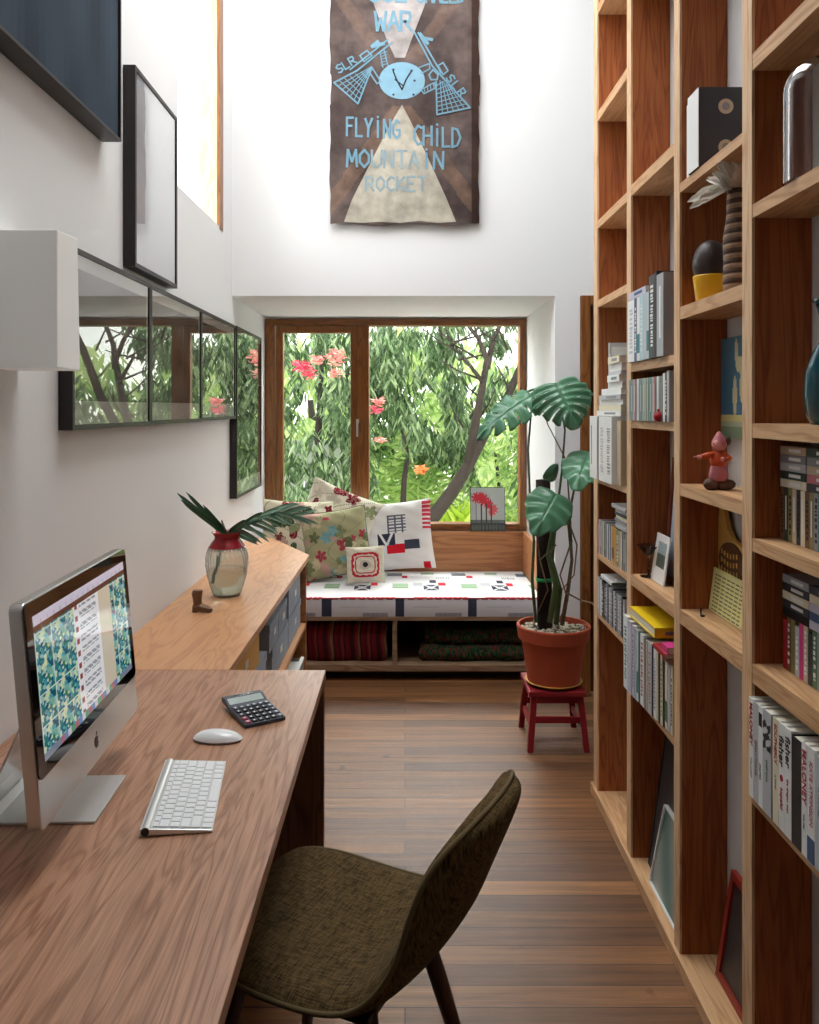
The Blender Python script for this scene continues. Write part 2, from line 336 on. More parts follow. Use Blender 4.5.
# ---------------------------------------------------------------- rolling window sill things, pictures
C_ = rgb
def frame_thing(label, y0, y1, z0, z1, depth, fw, inner, name='framed_picture', cat='picture', group=None, glossy=True, mold=None):
    """picture hanging on the left wall, facing +X"""
    t = T(name, label, cat, (XL, (y0+y1)/2, z0), group=group)
    xf = XL+depth; m = MB(); mo = mold or M_BLACKW
    m.box(XL+0.001, xf, y0, y0+fw, z0, z1); m.box(XL+0.001, xf, y1-fw, y1, z0, z1); m.box(XL+0.001, xf, y0+fw, y1-fw, z0, z0+fw); m.box(XL+0.001, xf, y0+fw, y1-fw, z1-fw, z1)
    m.build('frame', mo, t, world=True)
    a, b, c, d = y0+fw, y1-fw, z0+fw, z1-fw
    g = MB().grid(36, 36, lambda u, v: (xf-0.007, a+u*(b-a), c+v*(d-c)), colfn=inner)
    g.build('print', paintmat('framed_print', 0.9, spec=0.1), t, world=True)
    if glossy:
        MB().box(xf-0.005, xf-0.003, a, b, c, d).build('picture_glass', mat('picture_glass', (1, 1, 1, 1), 0.0, trans=1.0, ior=1.5), t, world=True)
    return t
MATW = C_(214, 212, 202)
def land(dark):
    def f(u, v):
        if v < 0.13 or v > 0.93 or u < 0.03 or u > 0.97: return MATW
        n = 0.5+0.5*sin(u*9+3*dark)*sin(v*13+dark)
        return mixc(C_(128, 124, 114), C_(92, 90, 82), n)  # print tones raised to include the pale reflection haze on the glass
    return f
GF = 'row of black framed prints on the left wall'
frame_thing('black framed landscape print nearest the white box light, first of the row of three', 2.115, 2.765, 1.425, 1.902, 0.038, 0.014, land(0), group=GF)
frame_thing('black framed landscape print in the middle of the row of three', 2.768, 3.457, 1.427, 1.902, 0.038, 0.014, land(1), group=GF)
frame_thing('black framed landscape print at the window end of the row of three', 3.460, 4.15, 1.430, 1.902, 0.038, 0.014, land(2), group=GF)
frame_thing('black framed upright print beside the garden window, hung lower than the row', 4.18, 4.905, 1.022, 1.904, 0.038, 0.016, lambda u, v: MATW if (v < 0.07 or v > 0.96) else C_(92, 98, 84), group=GF)
frame_thing('tall black framed white print hung above the row of three', 2.60, 3.08, 1.932, 2.572, 0.040, 0.014, lambda u, v: C_(236, 238, 244))
# big dark canvas
def cvs(u, v):
    n = 0.5+0.5*sin(u*31)*sin(v*7+u*3); return mixc(C_(52, 62, 74), C_(66, 78, 90), n)
frame_thing('large dark blue-grey canvas in a black floating frame, high on the left wall', 1.15, 2.42, 2.268, 3.3, 0.058, 0.008, cvs, name='canvas_painting', cat='painting', glossy=False)
# white box light
wlt = T('wall_light', 'white box-shaped fitting fixed on the left wall in front of the framed prints', 'wall light', (XL, 1.83, 1.57))
MB().prism([(1.772, 1.568), (1.90, 1.568), (1.885, 1.872), (1.772, 1.868)], XL+0.001, -0.752, 'YZ').build('shade', mat('shade_white', C_(226, 225, 222), 0.6, spec=0.2, emit=C_(226, 225, 220), es=0.16), wlt, world=True, bevel=0.003)

# ---------------------------------------------------------------- poster with the clock, on the far wall
PYD = 4.205
def f2(px, py, d=PYD): p = P(px, py, d); return (p.x, p.z)
ps = T('painted_hide_poster', 'tall dark brown painted canvas with pale blue lettering hanging on the upper far wall', 'poster', (0, YF, 2.42))
def edge_w(py): return 0.0022*sin(py*0.09)+0.0016*sin(py*0.23+1)+(0.006 if 120 < py < 150 else 0)
def pbase(u, v):
    n = 0.5+0.5*sin(u*7+v*5+2*sin(v*11))*cos(v*9-u*4); c = mixc(C_(66, 54, 52), C_(98, 84, 80), n)
    px = 330+u*149; py = 224-v*330
    dx = abs(px-402)-(py-105)*0.72
    if abs(dx) < 9 and py > 105: c = mixc(c, C_(128, 100, 80), 0.4)
    dx2 = abs(px-398)-(60-py)*0.7
    if py < 60 and abs(dx2-14) < 8: c = mixc(c, C_(118, 94, 80), 0.35)
    if (u > 0.955): c = C_(58, 40, 34)
    return c
def ppos(u, v):
    x, z = f2(330+u*149, 224-v*330)
    x += (edge_w(v*330) if u < 0.01 or u > 0.99 else 0)
    return (x, PYD+0.0012*sin(u*9)*sin(v*7)+(0.01*max(0, u-0.93)/0.07), z+(0.006*sin(u*14) if v < 0.01 else 0))
g = MB().grid(80, 140, ppos, colfn=pbase); g.build('canvas', paintmat('poster_paint', 0.8, mott=0.4, spec=0.2), ps, world=True, solid=0.003)
def tri(pts, name, c, d0, d1, mott=0.18):
    m = MB().prism([f2(*p) for p in pts], d0, d1, 'XZ'); m.c = [c]*len(m.f)
    return m.build(name, paintmat('poster_'+name, 0.8, mott=mott, spec=0.2), ps, world=True)
tri([(402, 105), (411, 122), (428, 158), (447, 200), (456, 222), (437, 223), (420, 221), (400, 223), (380, 222), (362, 223), (344, 222), (352, 200), (372, 160), (390, 125)], 'painted_pyramid', C_(168, 161, 147), PYD-0.0040, PYD-0.0029, 0.3)
tri([(368, -60), (432, -60), (425, 5), (413, 36), (405, 58), (395, 58), (386, 38), (374, 5)], 'painted_peak', C_(156, 148, 146), PYD-0.0040, PYD-0.0029, 0.3)
DISC = [(402+ (23 if True else 0)*cos(a*pi/14)*1.0, 81-18.5*sin(a*pi/14)) for a in range(28)]
tri(DISC, 'painted_dial', C_(124, 162, 182), PYD-0.0048, PYD-0.0040, 0.1)
PB = mat('poster_blue', C_(108, 144, 162), 0.8, var=0.25, vs=30, spec=0.2); PK = mat('poster_black', C_(30, 28, 32), 0.8)
class Strokes:
    def __init__(s): s.m = MB()
    def line(s, pts, w, d=PYD-0.0054):
        for (x0, y0), (x1, y1) in zip(pts[:-1], pts[1:]):
            L_ = math.hypot(x1-x0, y1-y0) or 1e-3; ux, uy = (x1-x0)/L_, (y1-y0)/L_; nx, ny = -uy*w/2, ux*w/2
            ex, ey = ux*w*0.3, uy*w*0.3
            q = [(x0-ex+nx, y0-ey+ny), (x1+ex+nx, y1+ey+ny), (x1+ex-nx, y1+ey-ny), (x0-ex-nx, y0-ey-ny)]
            s.m.prism([f2(*p) for p in q], d+random.uniform(0, .0002), d+0.0012, 'XZ')
GL = {'W': [[(0,0),(.22,1),(.5,.35),(.78,1),(1,0)]], 'A': [[(0,1),(.5,0),(1,1)],[(.2,.62),(.8,.62)]], 'R': [[(0,1),(0,0),(.75,.05),(.85,.28),(.7,.5),(0,.52)],[(.35,.52),(.95,1)]],
      'S': [[(.95,.12),(.5,0),(.08,.2),(.2,.45),(.8,.58),(.9,.82),(.45,1),(0,.88)]], 'L': [[(0,0),(0,1),(.85,1)]], 'F': [[(0,1),(0,0),(.9,0)],[(0,.45),(.7,.45)]],
      'Y': [[(0,0),(.45,.5),(1,0)],[(.45,.5),(.4,1)]], 'I': [[(.5,.1),(.5,1)],[(.45,-.12),(.55,-.12)]], 'N': [[(0,1),(.05,0),(.9,1),(.95,0)]],
      'G': [[(.95,.15),(.5,0),(.05,.3),(.05,.75),(.5,1),(.95,.85),(.95,.55),(.55,.55)]], 'C': [[(.95,.12),(.5,0),(.05,.3),(.05,.72),(.5,1),(.95,.88)]],
      'H': [[(0,0),(0,1)],[(1,0),(1,1)],[(0,.5),(1,.5)]], 'D': [[(0,0),(0,1),(.6,.92),(1,.5),(.6,.08),(0,0)]], 'M': [[(0,1),(.1,0),(.5,.7),(.9,0),(1,1)]],
      'O': [[(.5,0),(.05,.3),(.05,.7),(.5,1),(.95,.7),(.95,.3),(.5,0)]], 'U': [[(0,0),(.05,.8),(.5,1),(.95,.8),(1,0)]], 'T': [[(0,0),(1,0)],[(.5,0),(.5,1)]],
      'K': [[(0,0),(0,1)],[(.9,0),(0,.55),(.95,1)]], 'E': [[(.9,0),(0,0),(0,1),(.9,1)],[(0,.5),(.7,.5)]], 'B': [[(0,0),(0,1),(.8,.9),(.85,.6),(.1,.5),(.75,.35),(.7,.08),(0,0)]]}
def write(S_, txt, x, y, w, h, adv, th, ang=0, slope=0.0):
    ca, sa = cos(R(ang)), sin(R(ang))
    for i, ch in enumerate(txt):
        if ch == ' ': continue
        for pl in GL[ch]:
            S_.line([(x+(i*adv+p[0]*w)*ca-p[1]*h*sa, y+(i*adv+p[0]*w)*sa+p[1]*h*ca+slope*i) for p in pl], th)
PBF = mat('poster_blue_faded', C_(136, 154, 160), 0.8, var=0.3, vs=30, spec=0.2)
for (wrd, x, y_, w_, h_, adv, th, ang, slp, mm) in (('FLY', 347, 118, 6.8, 18, 9.2, 2.3, 0, .5, PB), ('ING', 374.6, 119.5, 6.8, 18, 9.2, 2.3, 0, .5, PB), ('CHILD', 414, 126, 8.0, 19, 9.6, 2.3, 0, .6, PB), ('MO', 347, 150, 10, 17, 12.4, 2.4, 0, .3, PB), ('UNTA', 371.8, 150.6, 10, 17, 12.4, 2.4, 0, .3, PBF), ('IN', 421.4, 151.8, 10, 17, 12.4, 2.4, 0, .3, PB), ('ROCKET', 366, 177, 8, 14, 10.4, 2.3, 0, 0, PBF),
        ('WAR', 375, 12, 11, 19, 13.0, 2.8, 0, 0, PB), ('GUL', 368, -13, 12, 15, 14, 2.6, 0, 0, PB), ('SHALED', 418, -14, 6.5, 17, 8, 2.4, 0, 0, PB), ('SLR', 335, 67, 6, 8, 7.5, 1.5, -32, 0, PB), ('RLS'[::-1], 452, 74, 6, 8, 9, 1.5, 52, 0, PB)):
    s = Strokes(); write(s, wrd, x, y_, w_, h_, adv, th, ang, slp); s.m.build('painted_word', mm, ps, world=True)
s = Strokes()
s.line([(392, 43), (357, 71), (334, 83), (358, 104), (372, 68)], 1.6); s.line([(388, 40), (350, 70)], 1.6); s.line([(378, 42), (372, 47), (384, 44)], 3.5)
s.line([(360, 56), (367, 51), (372, 56), (364, 62), (360, 56)], 1.4); s.line([(372, 68), (381, 82), (377, 84), (369, 72)], 1.5)
s.line([(384, 50), (388, 66)], 1.2); s.line([(380, 53), (383, 68)], 1.2)
for k in range(5): s.line([(381, 54+k*3), (387, 52+k*3)], 0.8)
for k in range(1, 7): s.line([(334+(372-334)*k/7, 83+(68-83)*k/7), (358+(372-358)*k/7-1, 104+(68-104)*k/7)], 0.8)
for k in range(1, 6): s.line([(334+(358-334)*k/6, 83+(104-83)*k/6), (372-3*k/6, 66+6*k/6)], 0.8)
s.m.build('painted_wing', PB, ps, world=True); s = Strokes()
s.line([(414, 32), (432, 66), (470, 108), (437, 115), (436, 82)], 1.6); s.line([(418, 33), (441, 73)], 1.6); s.line([(420, 34), (428, 44), (422, 38), (432, 40)], 3)
s.line([(438, 66), (443, 63), (448, 71), (443, 75), (438, 66)], 1.4); s.line([(433, 70), (438, 75), (437, 80), (431, 80), (429, 75), (433, 70)], 1.5)
s.line([(419, 68), (429, 64), (430, 69), (421, 74)], 1.3); s.line([(421, 90), (434, 83), (436, 88), (424, 94), (421, 90)], 1.3)
for k in range(4): s.line([(424+k*3, 88-k*1.6), (425+k*3, 93-k*1.6)], 0.8)
for k in range(1, 8): s.line([(436+1*k/8, 82+33*k/8), (440+30*k/8, 78+30*k/8)], 0.9)
for k in range(1, 6): s.line([(438+2*k, 80+k), (437+33*k/6, 115-7*k/6)], 0.9)
s.m.build('painted_wing', PB, ps, world=True)
s = Strokes()
d = PYD-0.0062
s.line([(393, 71), (396, 79), (402, 90)], 1.4, d); s.m.build('clock_hand', PK, ps, world=True); s = Strokes(); s.line([(411, 72), (406, 80), (402, 90)], 1.4, d); s.line([(395, 80), (403, 86)], 1.2, d)
s.m.build('clock_hand', PK, ps, world=True); s = Strokes()
for a in ((393, 95), (413, 95), (414, 81), (393, 70), (411, 71)): s.line([a, (a[0]+1, a[1])], 1.8, d)
s.m.build('hour_mark', PK, ps, world=True)

# ---------------------------------------------------------------- computer
IMX, IMY = -0.577, 1.542
im = T('desktop_computer', 'silver desktop computer with a black-bordered widescreen, standing on the desk', 'computer', (IMX, IMY, 0.7405), rot=(0, 0, R(2.4)))
W2 = 0.264; ZB, ZT = 0.078, 0.436; tl = R(5)
def IMM(x, y, z):   # local screen coords: x out of the screen, y along, z up, tilted about the bottom edge
    return (x*cos(tl)-(z-ZB)*sin(tl), y, ZB+(z-ZB)*cos(tl)+x*sin(tl))
def rrect(y0, y1, z0, z1, r, n=5):
    pts = []
    for cx, cz, a0 in ((y1-r, z1-r, 0), (y0+r, z1-r, 90), (y0+r, z0+r, 180), (y1-r, z0+r, 270)):
        for k in range(n+1):
            a = R(a0+90*k/n); pts.append((cx+r*cos(a), cz+r*sin(a)))
    return pts
def slab(x0, x1, poly, back=None):
    m = MB(); n = len(poly)
    vs = [IMM(x0, a, b) for a, b in poly]+[IMM(x1, a, b) for a, b in poly]
    fs = [tuple(range(n)), tuple(range(2*n-1, n-1, -1))]+[((i+1) % n, i, n+i, n+(i+1) % n) for i in range(n)]
    m.add(vs, fs); return m
hs = slab(-0.022, 0.0, rrect(-W2, W2, ZB, ZT, 0.014)); hs.build('housing', M_ALU, im, bevel=0.002)
def bulge(u, v):
    y = -W2*0.97+2*W2*0.97*u; z = ZB+0.01+(ZT-ZB-0.02)*v; k = (1-(2*u-1)**4)*(1-(2*v-1)**4)
    return IMM(-0.021-0.03*k, y, z)
MB().grid(20, 20, bulge).build('rear_cover', M_SILVER, im, smooth=True)
ZC = ZB+0.078
slab(0.0, 0.003, rrect(-W2+.002, W2-.002, ZC, ZT-.002, 0.012)).build('screen_bezel', mat('screen_black', C_(10, 8, 9), 0.03, spec=0.6), im)
random.seed(3)
bl = [(random.random(), random.random(), random.random()) for _ in range(60)]
def tile(u, v):
    u, v = (u*7.2) % 1, (v*4.6) % 1
    if u < .04 or v < .04: return C_(196, 214, 210)
    best = min(range(0, 60), key=lambda k: (u-bl[k][0])**2+(v-bl[k][1])**2)
    return [C_(36, 116, 136), C_(70, 156, 164), C_(196, 214, 176), C_(24, 84, 112), C_(120, 176, 160), C_(52, 120, 100), C_(150, 190, 190)][best % 7]
def scr(u, v):
    if v > .93: return C_(206, 204, 222) if (v > .96 or (u*17) % 1 > .15) else C_(180, 180, 200)
    if v > .885: return C_(92, 62, 52)
    if v < .05: return mixc(C_(120, 130, 150), [C_(200, 90, 80), C_(90, 140, 200), C_(230, 230, 230), C_(60, 160, 90)][int(u*28) % 4], .6 if .15 < u < .85 else 0)
    if u < .36: return tile(u, v)
    if u < .64:
        r_ = (v*11) % 1
        if .42 < u < .61 and (r_ > .72 or .45 < r_ < .6) : return C_(150, 158, 168) if (int(u*90)+int(v*100)) % 5 else C_(226, 228, 232)
        if .37 < u < .40 and .4 < r_ < .85: return C_(140, 70, 70)
        return C_(228, 230, 234)
    if u < .79: return C_(204, 196, 176)
    return tile(u, v)
g = MB().grid(150, 96, lambda u, v: IMM(0.0035, -W2+.026+(2*W2-.052)*u, ZC+.022+(ZT-ZC-.048)*v), colfn=scr)
g.build('screen_display', paintmat('screen_display', 0.03, emit=0.42, spec=0.6), im)
def apple(cy, cz, r):
    pts = []
    for k in range(40):
        a = 2*pi*k/40; x = cos(a); y = sin(a)
        rr = 1.0-0.16*math.exp(-((a-pi/2)/.28)**2)-0.10*math.exp(-((a-3*pi/2)/.25)**2)-0.12*max(0, -y)*abs(x)
        px_, py_ = x*rr*0.92, y*rr
        dx, dy = px_-1.05, py_-.12
        dd = math.hypot(dx, dy)
        if dd < .42: px_, py_ = 1.05+dx/dd*.42, .12+dy/dd*.42
        pts.append((cy+px_*r, cz+py_*r))
    return pts
m = slab(0.0, 0.0006, apple(0, ZB+.036, 0.0115)); lf = [(0.000, 0.0125), (0.002, 0.017), (0.006, 0.0185), (0.006, 0.0155), (0.0035, 0.0125)]
m2 = slab(0.0, 0.0006, [(a, b+ZB+.036) for a, b in lf]); m.add(m2.v, m2.f)
m.build('fruit_logo', M_BLACKP, im)
st = MB()
path = [(0.030, 0.0025), (-0.15, 0.0025), (-0.168, 0.010), (-0.160, 0.05), (-0.125, 0.12), (-0.09, 0.20), (-0.06, 0.25)]
for w_, seg in ((0.093, path),):
    for (x0, z0), (x1, z1) in zip(seg[:-1], seg[1:]):
        dx, dz = x1-x0, z1-z0; L_ = math.hypot(dx, dz); nx, nz = -dz/L_*0.0024, dx/L_*0.0024
        vs = [(x0+nx, -w_, z0+nz), (x1+nx, -w_, z1+nz), (x1-nx, -w_, z1-nz), (x0-nx, -w_, z0-nz), (x0+nx, w_, z0+nz), (x1+nx, w_, z1+nz), (x1-nx, w_, z1-nz), (x0-nx, w_, z0-nz)]
        st.add(vs, [(0,1,2,3),(7,6,5,4),(0,4,5,1),(1,5,6,2),(2,6,7,3),(3,7,4,0)])
st.build('stand', M_SILVER, im, bevel=0.001).location = (-0.009, 0.012, 0)
cb = [(-0.185, 0.0, 0.07), (-0.20, -0.05, 0.04), (-0.19, -0.16, 0.008), (-0.17, -0.30, 0.006), (-0.21, -0.50, 0.006)]
MB().tube(cb, 0.0035, 8).build('power_cable', mat('grey_cable', C_(90, 88, 88), 0.5), im, smooth=True)

# keyboard
kb = T('computer_keyboard', 'slim silver computer keyboard with white keys lying on the desk', 'keyboard', (-0.416, 1.564, 0.7405), rot=(0, 0, R(7.6)))
KW, KL = 0.0615, 0.142
def kz(x): return 0.0145-(x+KW)/(2*KW)*0.010
m = MB(); m.add([(-KW, -KL, 0.002), (KW, -KL, 0.0), (KW, KL, 0.0), (-KW, KL, 0.002), (-KW, -KL, kz(-KW)), (KW, -KL, kz(KW)), (KW, KL, kz(KW)), (-KW, KL, kz(-KW))], [(0,3,2,1),(4,5,6,7),(0,1,5,4),(1,2,6,5),(2,3,7,6),(3,0,4,7)])
m.build('keyboard_body', M_SILVER, kb, bevel=0.001)
MB().tube([(-KW+.009, -KL+.0002, .0082), (-KW+.009, KL-.0002, .0082)], 0.0082, 16).build('battery_tube', M_SILVER, kb, smooth=False)
MB().tube([(-KW+.009, -KL-.0008, .0082), (-KW+.009, -KL+.0003, .0082)], 0.0070, 16).build('tube_cap', M_BLACKP, kb)
M_KEY = mat('key_white', C_(232, 234, 236), 0.4)
rows = [(-0.0405, .0085, [1]*14), (-0.0265, .0155, [1]*13+[1.5]), (-0.0085, .0155, [1.5]+[1]*13), (0.0095, .0155, [1.8]+[1]*11+[1.8]), (0.0275, .0155, [2.3]+[1]*10+[2.3]), (0.0470, .0165, [1, 1, 1, 1.25, 5.1, 1.25, 1, .95, .95, .95])]
keys = {}
for cx, h_, ws in rows:
    tot = sum(ws); y = KL-.006; sc_ = (2*KL-.012)/tot
    for w_ in ws:
        L_ = w_*sc_; yc = y-L_/2; key = (round(L_, 4), h_)
        if key not in keys:
            o = MB().box(-h_/2, h_/2, -L_/2+.0014, L_/2-.0014, 0, 0.0022).build('key', M_KEY, kb, bevel=0.0006, seg=1); keys[key] = o
        else:
            o = keys[key].copy(); COL.objects.link(o)
        o.parent = kb; o.location = (cx+.004, yc, kz(cx+.004)-0.0003); o.rotation_euler = (0, math.atan(0.010/(2*KW)), 0); y -= L_

# mouse
ms = T('computer_mouse', 'white computer mouse between the keyboard and the calculator', 'mouse', (-0.418, 1.832, 0.7405), rot=(0, 0, R(-3)))
def msh(u, v):
    a = 2*pi*u; r = v; x = 0.056*cos(a)*abs(r)**.9; y = 0.029*sin(a)*abs(r)**.9
    return (x, y, 0.005+0.017*(1-r**2.6)**.8*(1-0.12*cos(a)*r) if r < 1 else 0.005)
MB().grid(40, 12, msh).build('mouse_shell', mat('mouse_white', C_(236, 237, 238), 0.15, spec=0.6), ms, smooth=True)
MB().lathe([(0.0, 0.0002), (.93, 0.0002), (1.0, 0.0055), (0.0, 0.0055)], n=40).build('mouse_base', M_SILVER, ms).scale = (0.0555, 0.0285, 1)

# calculator
cl = T('calculator', 'dark grey calculator with tilted display lying on the desk', 'calculator', (-0.369, 1.99, 0.7405), rot=(0, 0, R(32)))
MB().prism([(-0.080, 0.0), (0.080, 0.014), (0.082, 0.026), (0.062, 0.026), (0.034, 0.017), (-0.080, 0.009)], -0.051, 0.051, 'YZ').build('calculator_body', mat('calc_grey', C_(62, 68, 80), 0.4), cl, bevel=0.002)
def calcz(y): return 0.009+(y+.080)/(.114)*.008
MB().add([(-.044, .037, .0182), (.044, .037, .0182), (.044, .060, .0256), (-.044, .060, .0256)], [(0, 1, 2, 3)]).build('display', mat('lcd', C_(176, 190, 186), 0.15, spec=0.6), cl)
MB().box(-.022, .022, .066, .076, .026, .0265).build('solar_panel', mat('solar', C_(62, 44, 40), 0.15), cl)
kk = None
KD, KR2 = mat('calc_key', C_(38, 40, 48), 0.45), mat('calc_key_red', C_(168, 70, 90), 0.45); kr = None
KLG = mat('calc_key_light', C_(96, 102, 116), 0.45)
for r_ in range(5):
    for c_ in range(6):
        x = -.040+c_*.016; y = -.070+r_*.0205
        red = (c_ == 0 and r_ in (0, 1))
        o = MB().box(-.0062, .0062, -.0075, .0075, 0, .004).build('key', KR2 if red else (KLG if (c_ == 5 or r_ == 4) else KD), cl, bevel=.001, seg=1)
        o.location = (x, y, calcz(y)-.0005)
        if red: ptag(o, 'dark pink key')
        mk = MB().box(-.0018, .0018, -.003, .003, .00402, .0042).build('key_mark', M_WHITEP, o)

# boot ornament
M_BOOT = mat('boot_brown', C_(112, 84, 62), 0.45, var=0.3, vs=60, metal=0.3)
bo = MB(); 
def ell(cx, cz, rx, ry, n=16): return [(cx+rx*cos(2*pi*k/n), ry*sin(2*pi*k/n), cz) for k in range(n)]
def loft(m, rings):
    n = len(rings[0]); vs = [p for r_ in rings for p in r_]; fs = []
    for i in range(len(rings)-1):
        for j in range(n): fs.append((i*n+j, i*n+(j+1) % n, (i+1)*n+(j+1) % n, (i+1)*n+j))
    fs.append(tuple(range(n-1, -1, -1))); fs.append(tuple((len(rings)-1)*n+j for j in range(n))); m.add(vs, fs)
loft(bo, [ell(-.012, .016, .017, .013), ell(-.013, .03, .016, .012), ell(-.015, .05, .017, .013), ell(-.016, .068, .020, .015), ell(-.013, .080, .018, .014)])
loft(bo, [[(x, y, z) for (y, z) in [(wd*cos(2*pi*k/12), .006+ht/2+ht/2*sin(2*pi*k/12)) for k in range(12)]] for x, wd, ht in ((-.030, .010, .022), (-.015, .013, .030), (.005, .014, .024), (.022, .013, .018), (.036, .008, .012), (.043, .003, .009))])
bo.prism([(-.030, 0), (-.014, 0), (-.012, .012), (-.030, .012)], -.010, .010, 'XZ'); bo.prism([(-.014, .008), (.005, .003), (.040, .003), (.043, .007), (-.012, .012)], -.011, .011, 'XZ')
o = bo.build('boot_ornament', M_BOOT, None, smooth=False); o.location = (-0.742, 2.985, 0.7405); o.rotation_euler = (0, 0, R(-8)); tag(o, 'small brown cowboy boot ornament on the low cabinet', 'ornament')

# vase with leaves
vs_ = T('ribbed_vase', 'clear ribbed glass vase with a red neck on the low cabinet', 'vase', (-0.708, 3.26, 0.7405))
def rib(t, z): return 1+0.022*sin(t*26+z*55)
prof = [(.001, .004), (.048, .004), (.056, .012), (.066, .04), (.077, .08), (.083, .12), (.083, .15), (.078, .175), (.071, .192)]
profr = [(.071, .192), (.060, .210), (.050, .222), (.047, .232), (.056, .247), (.060, .252)]
inn = lambda p, d: [(max(.0008, r_-d), z) for r_, z in reversed(p)]
MB().lathe([(.001, 0), (.05, 0)]+prof[2:]+inn(prof, .005), n=156, wob=rib).build('glass_body', mat('vase_glass', C_(244, 248, 244), 0.08, trans=0.86, ior=1.35), vs_, smooth=True)
MB().lathe(profr+inn(profr, .004)+[profr[0]], n=66, wob=lambda t, z: 1+0.02*sin(t*22+z*40)).build('red_neck', mat('vase_red', C_(150, 20, 32), 0.2, var=.1), vs_, smooth=True)
MB().lathe([(.0005, .010), (.055, .012), (.066, .045), (.073, .08), (.0745, .105), (.0005, .105)], n=32).build('water', mat('vase_water', C_(240, 246, 238), 0.0, trans=1.0, ior=1.2), vs_, smooth=True)
lv = T('cut_palm_leaves', 'cut green palm leaves standing in the red-necked vase', 'leaves', (-0.708, 3.26, 0.88))
M_PALM = mat('palm_green', C_(44, 84, 56), 0.45, var=0.35, vs=30); M_PALM2 = mat('palm_grey', C_(98, 132, 110), 0.5, var=0.35, vs=30)
def blade(m, p0, p1, w, sag=0.02, n=7, fold=.35):
    p0, p1 = Vector(p0), Vector(p1); d = (p1-p0).normalized(); side = d.cross(Vector((0, -1, .3))).normalized(); nrm = side.cross(d)
    vs = []; fs = []
    for i in range(n+1):
        t = i/n; c = p0.lerp(p1, t)+Vector((0, 0, -sag*t*t)); ww = w*min(1, t*6+.4)*(1-t**4)**.5 if t < 1 else 0.0008
        vs += [c-side*ww+nrm*ww*fold, c, c+side*ww+nrm*ww*fold]
    for i in range(n): fs += [(3*i, 3*i+1, 3*i+4, 3*i+3), (3*i+1, 3*i+2, 3*i+5, 3*i+4)]
    m.add(vs, fs)
O = Vector((-0.708, 3.26, 0.985)); off = Vector((0.708, -3.26, -0.88))
for k, (px, py, dd, w_) in enumerate([(177, 493, 3.2, .010), (186, 492, 3.22, .009), (181, 500, 3.12, .011), (203, 505, 3.2, .008), (222, 520, 3.05, .012), (247, 520, 3.1, .013), (262, 512, 3.2, .010)]):
    m = MB(); q = P(px, py, dd); blade(m, O+off+Vector(((k-3)*.004, 0, 0)), q+off, w_, .0); m.build('leaf', M_PALM, lv, solid=.0012)
m = MB(); random.seed(5)
spine = [O+Vector((.02, 0, .0)), P(250, 521, 3.2), P(270, 511, 3.35), P(296, 517, 3.5)]
for i in range(34):
    t = i/33*2.99; a = int(t); p = spine[a].lerp(spine[a+1], t-a); q = p+Vector((.085+.02*random.random(), random.uniform(-.03, .07), (.06 if i % 2 else -.05)*(1-.5*t/3)+random.uniform(-.01, .015)))
    blade(m, p+off, q+off, .0065, .012, 5)
m.tube([p+off for p in spine], [.004, .003, .002, .001], 6)
m.build('palm_frond', M_PALM2, lv, solid=.001)
MB().tube([O+off+Vector((0, 0, -.02)), O+off+Vector((-.03, -.02, -.10)), O+off+Vector((-.045, -.03, -.19))], [.006, .007, .007], 8).build('stem', M_PALM, lv, smooth=True)

# ---------------------------------------------------------------- storage boxes in the low cabinet
M_GREYB = mat('grey_board', C_(142, 152, 166), 0.7, var=0.06, vs=30); M_KRAFT = mat('kraft_board', C_(206, 158, 84), 0.7, var=.05, vs=20); M_LBL = mat('label_white', C_(228, 228, 224), 0.5)
def sbox(y0, y1, z0, z1, label, m=M_GREYB, lid=False, xf=-0.525, marks=(0.5,), white_rim=False, x0=XL+.03):
    t = T('storage_box', label, 'box', ((x0+xf)/2, (y0+y1)/2, z0), group='storage boxes on the low cabinet shelf' if m is M_GREYB else None)
    b = MB(); th = .004
    b.box(x0, xf, y0, y1, z0, z0+th); b.box(x0, x0+th, y0, y1, z0, z1); b.box(xf-th, xf, y0, y1, z0, z1); b.box(x0+th, xf-th, y0, y0+th, z0, z1); b.box(x0+th, xf-th, y1-th, y1, z0, z1)
    b.build('box_body', m, t, world=True)
    if lid: MB().box(x0-.002, xf+.003, y0-.003, y1+.003, z1+.0005, z1+.004).box(xf, xf+.003, y0-.003, y1+.003, z1-.028, z1+.0005).build('lid', m, t, world=True)
    else:
        MB().box(x0+.006, xf-.006, y0+.006, y1-.006, z1-.02, z1-.012).build('contents', M_LBL if white_rim else M_GREYB, t, world=True)
    if white_rim:
        MB().box(xf-.012, xf+.003, y0-.001, y1+.001, z1, z1+.009).box(x0, xf+.002, y0-.002, y0+.010, z1, z1+.009).build('rim', M_LBL, t, world=True)
    for q in marks:
        yc = y0+(y1-y0)*q; zc = z0+(z1-z0)*.55
        l_ = MB().box(xf+.0032, xf+.0045, yc-.028, yc+.028, zc-.014, zc+.014).build('label_holder', M_LBL, t, world=True)
    return t
sbox(3.70, 4.11, .533, .665, 'open grey storage box with white rim, on top at the daybed end of the cabinet', white_rim=True)
sbox(3.69, 4.115, .401, .528, 'lidded grey storage box under the open white-rimmed box', lid=True)
sbox(3.235, 3.675, .401, .528, 'lidded grey storage box, lower of the middle stack in the cabinet', lid=True)
sbox(3.17, 3.40, .533, .640, 'short grey storage box, upper middle stack, desk side', lid=True)
sbox(3.41, 3.63, .533, .640, 'short grey storage box, upper middle stack, next to the white-rimmed box', lid=True)
sbox(2.60, 3.10, .401, .560, 'lidded grey storage box under the ochre cardboard box', lid=True)
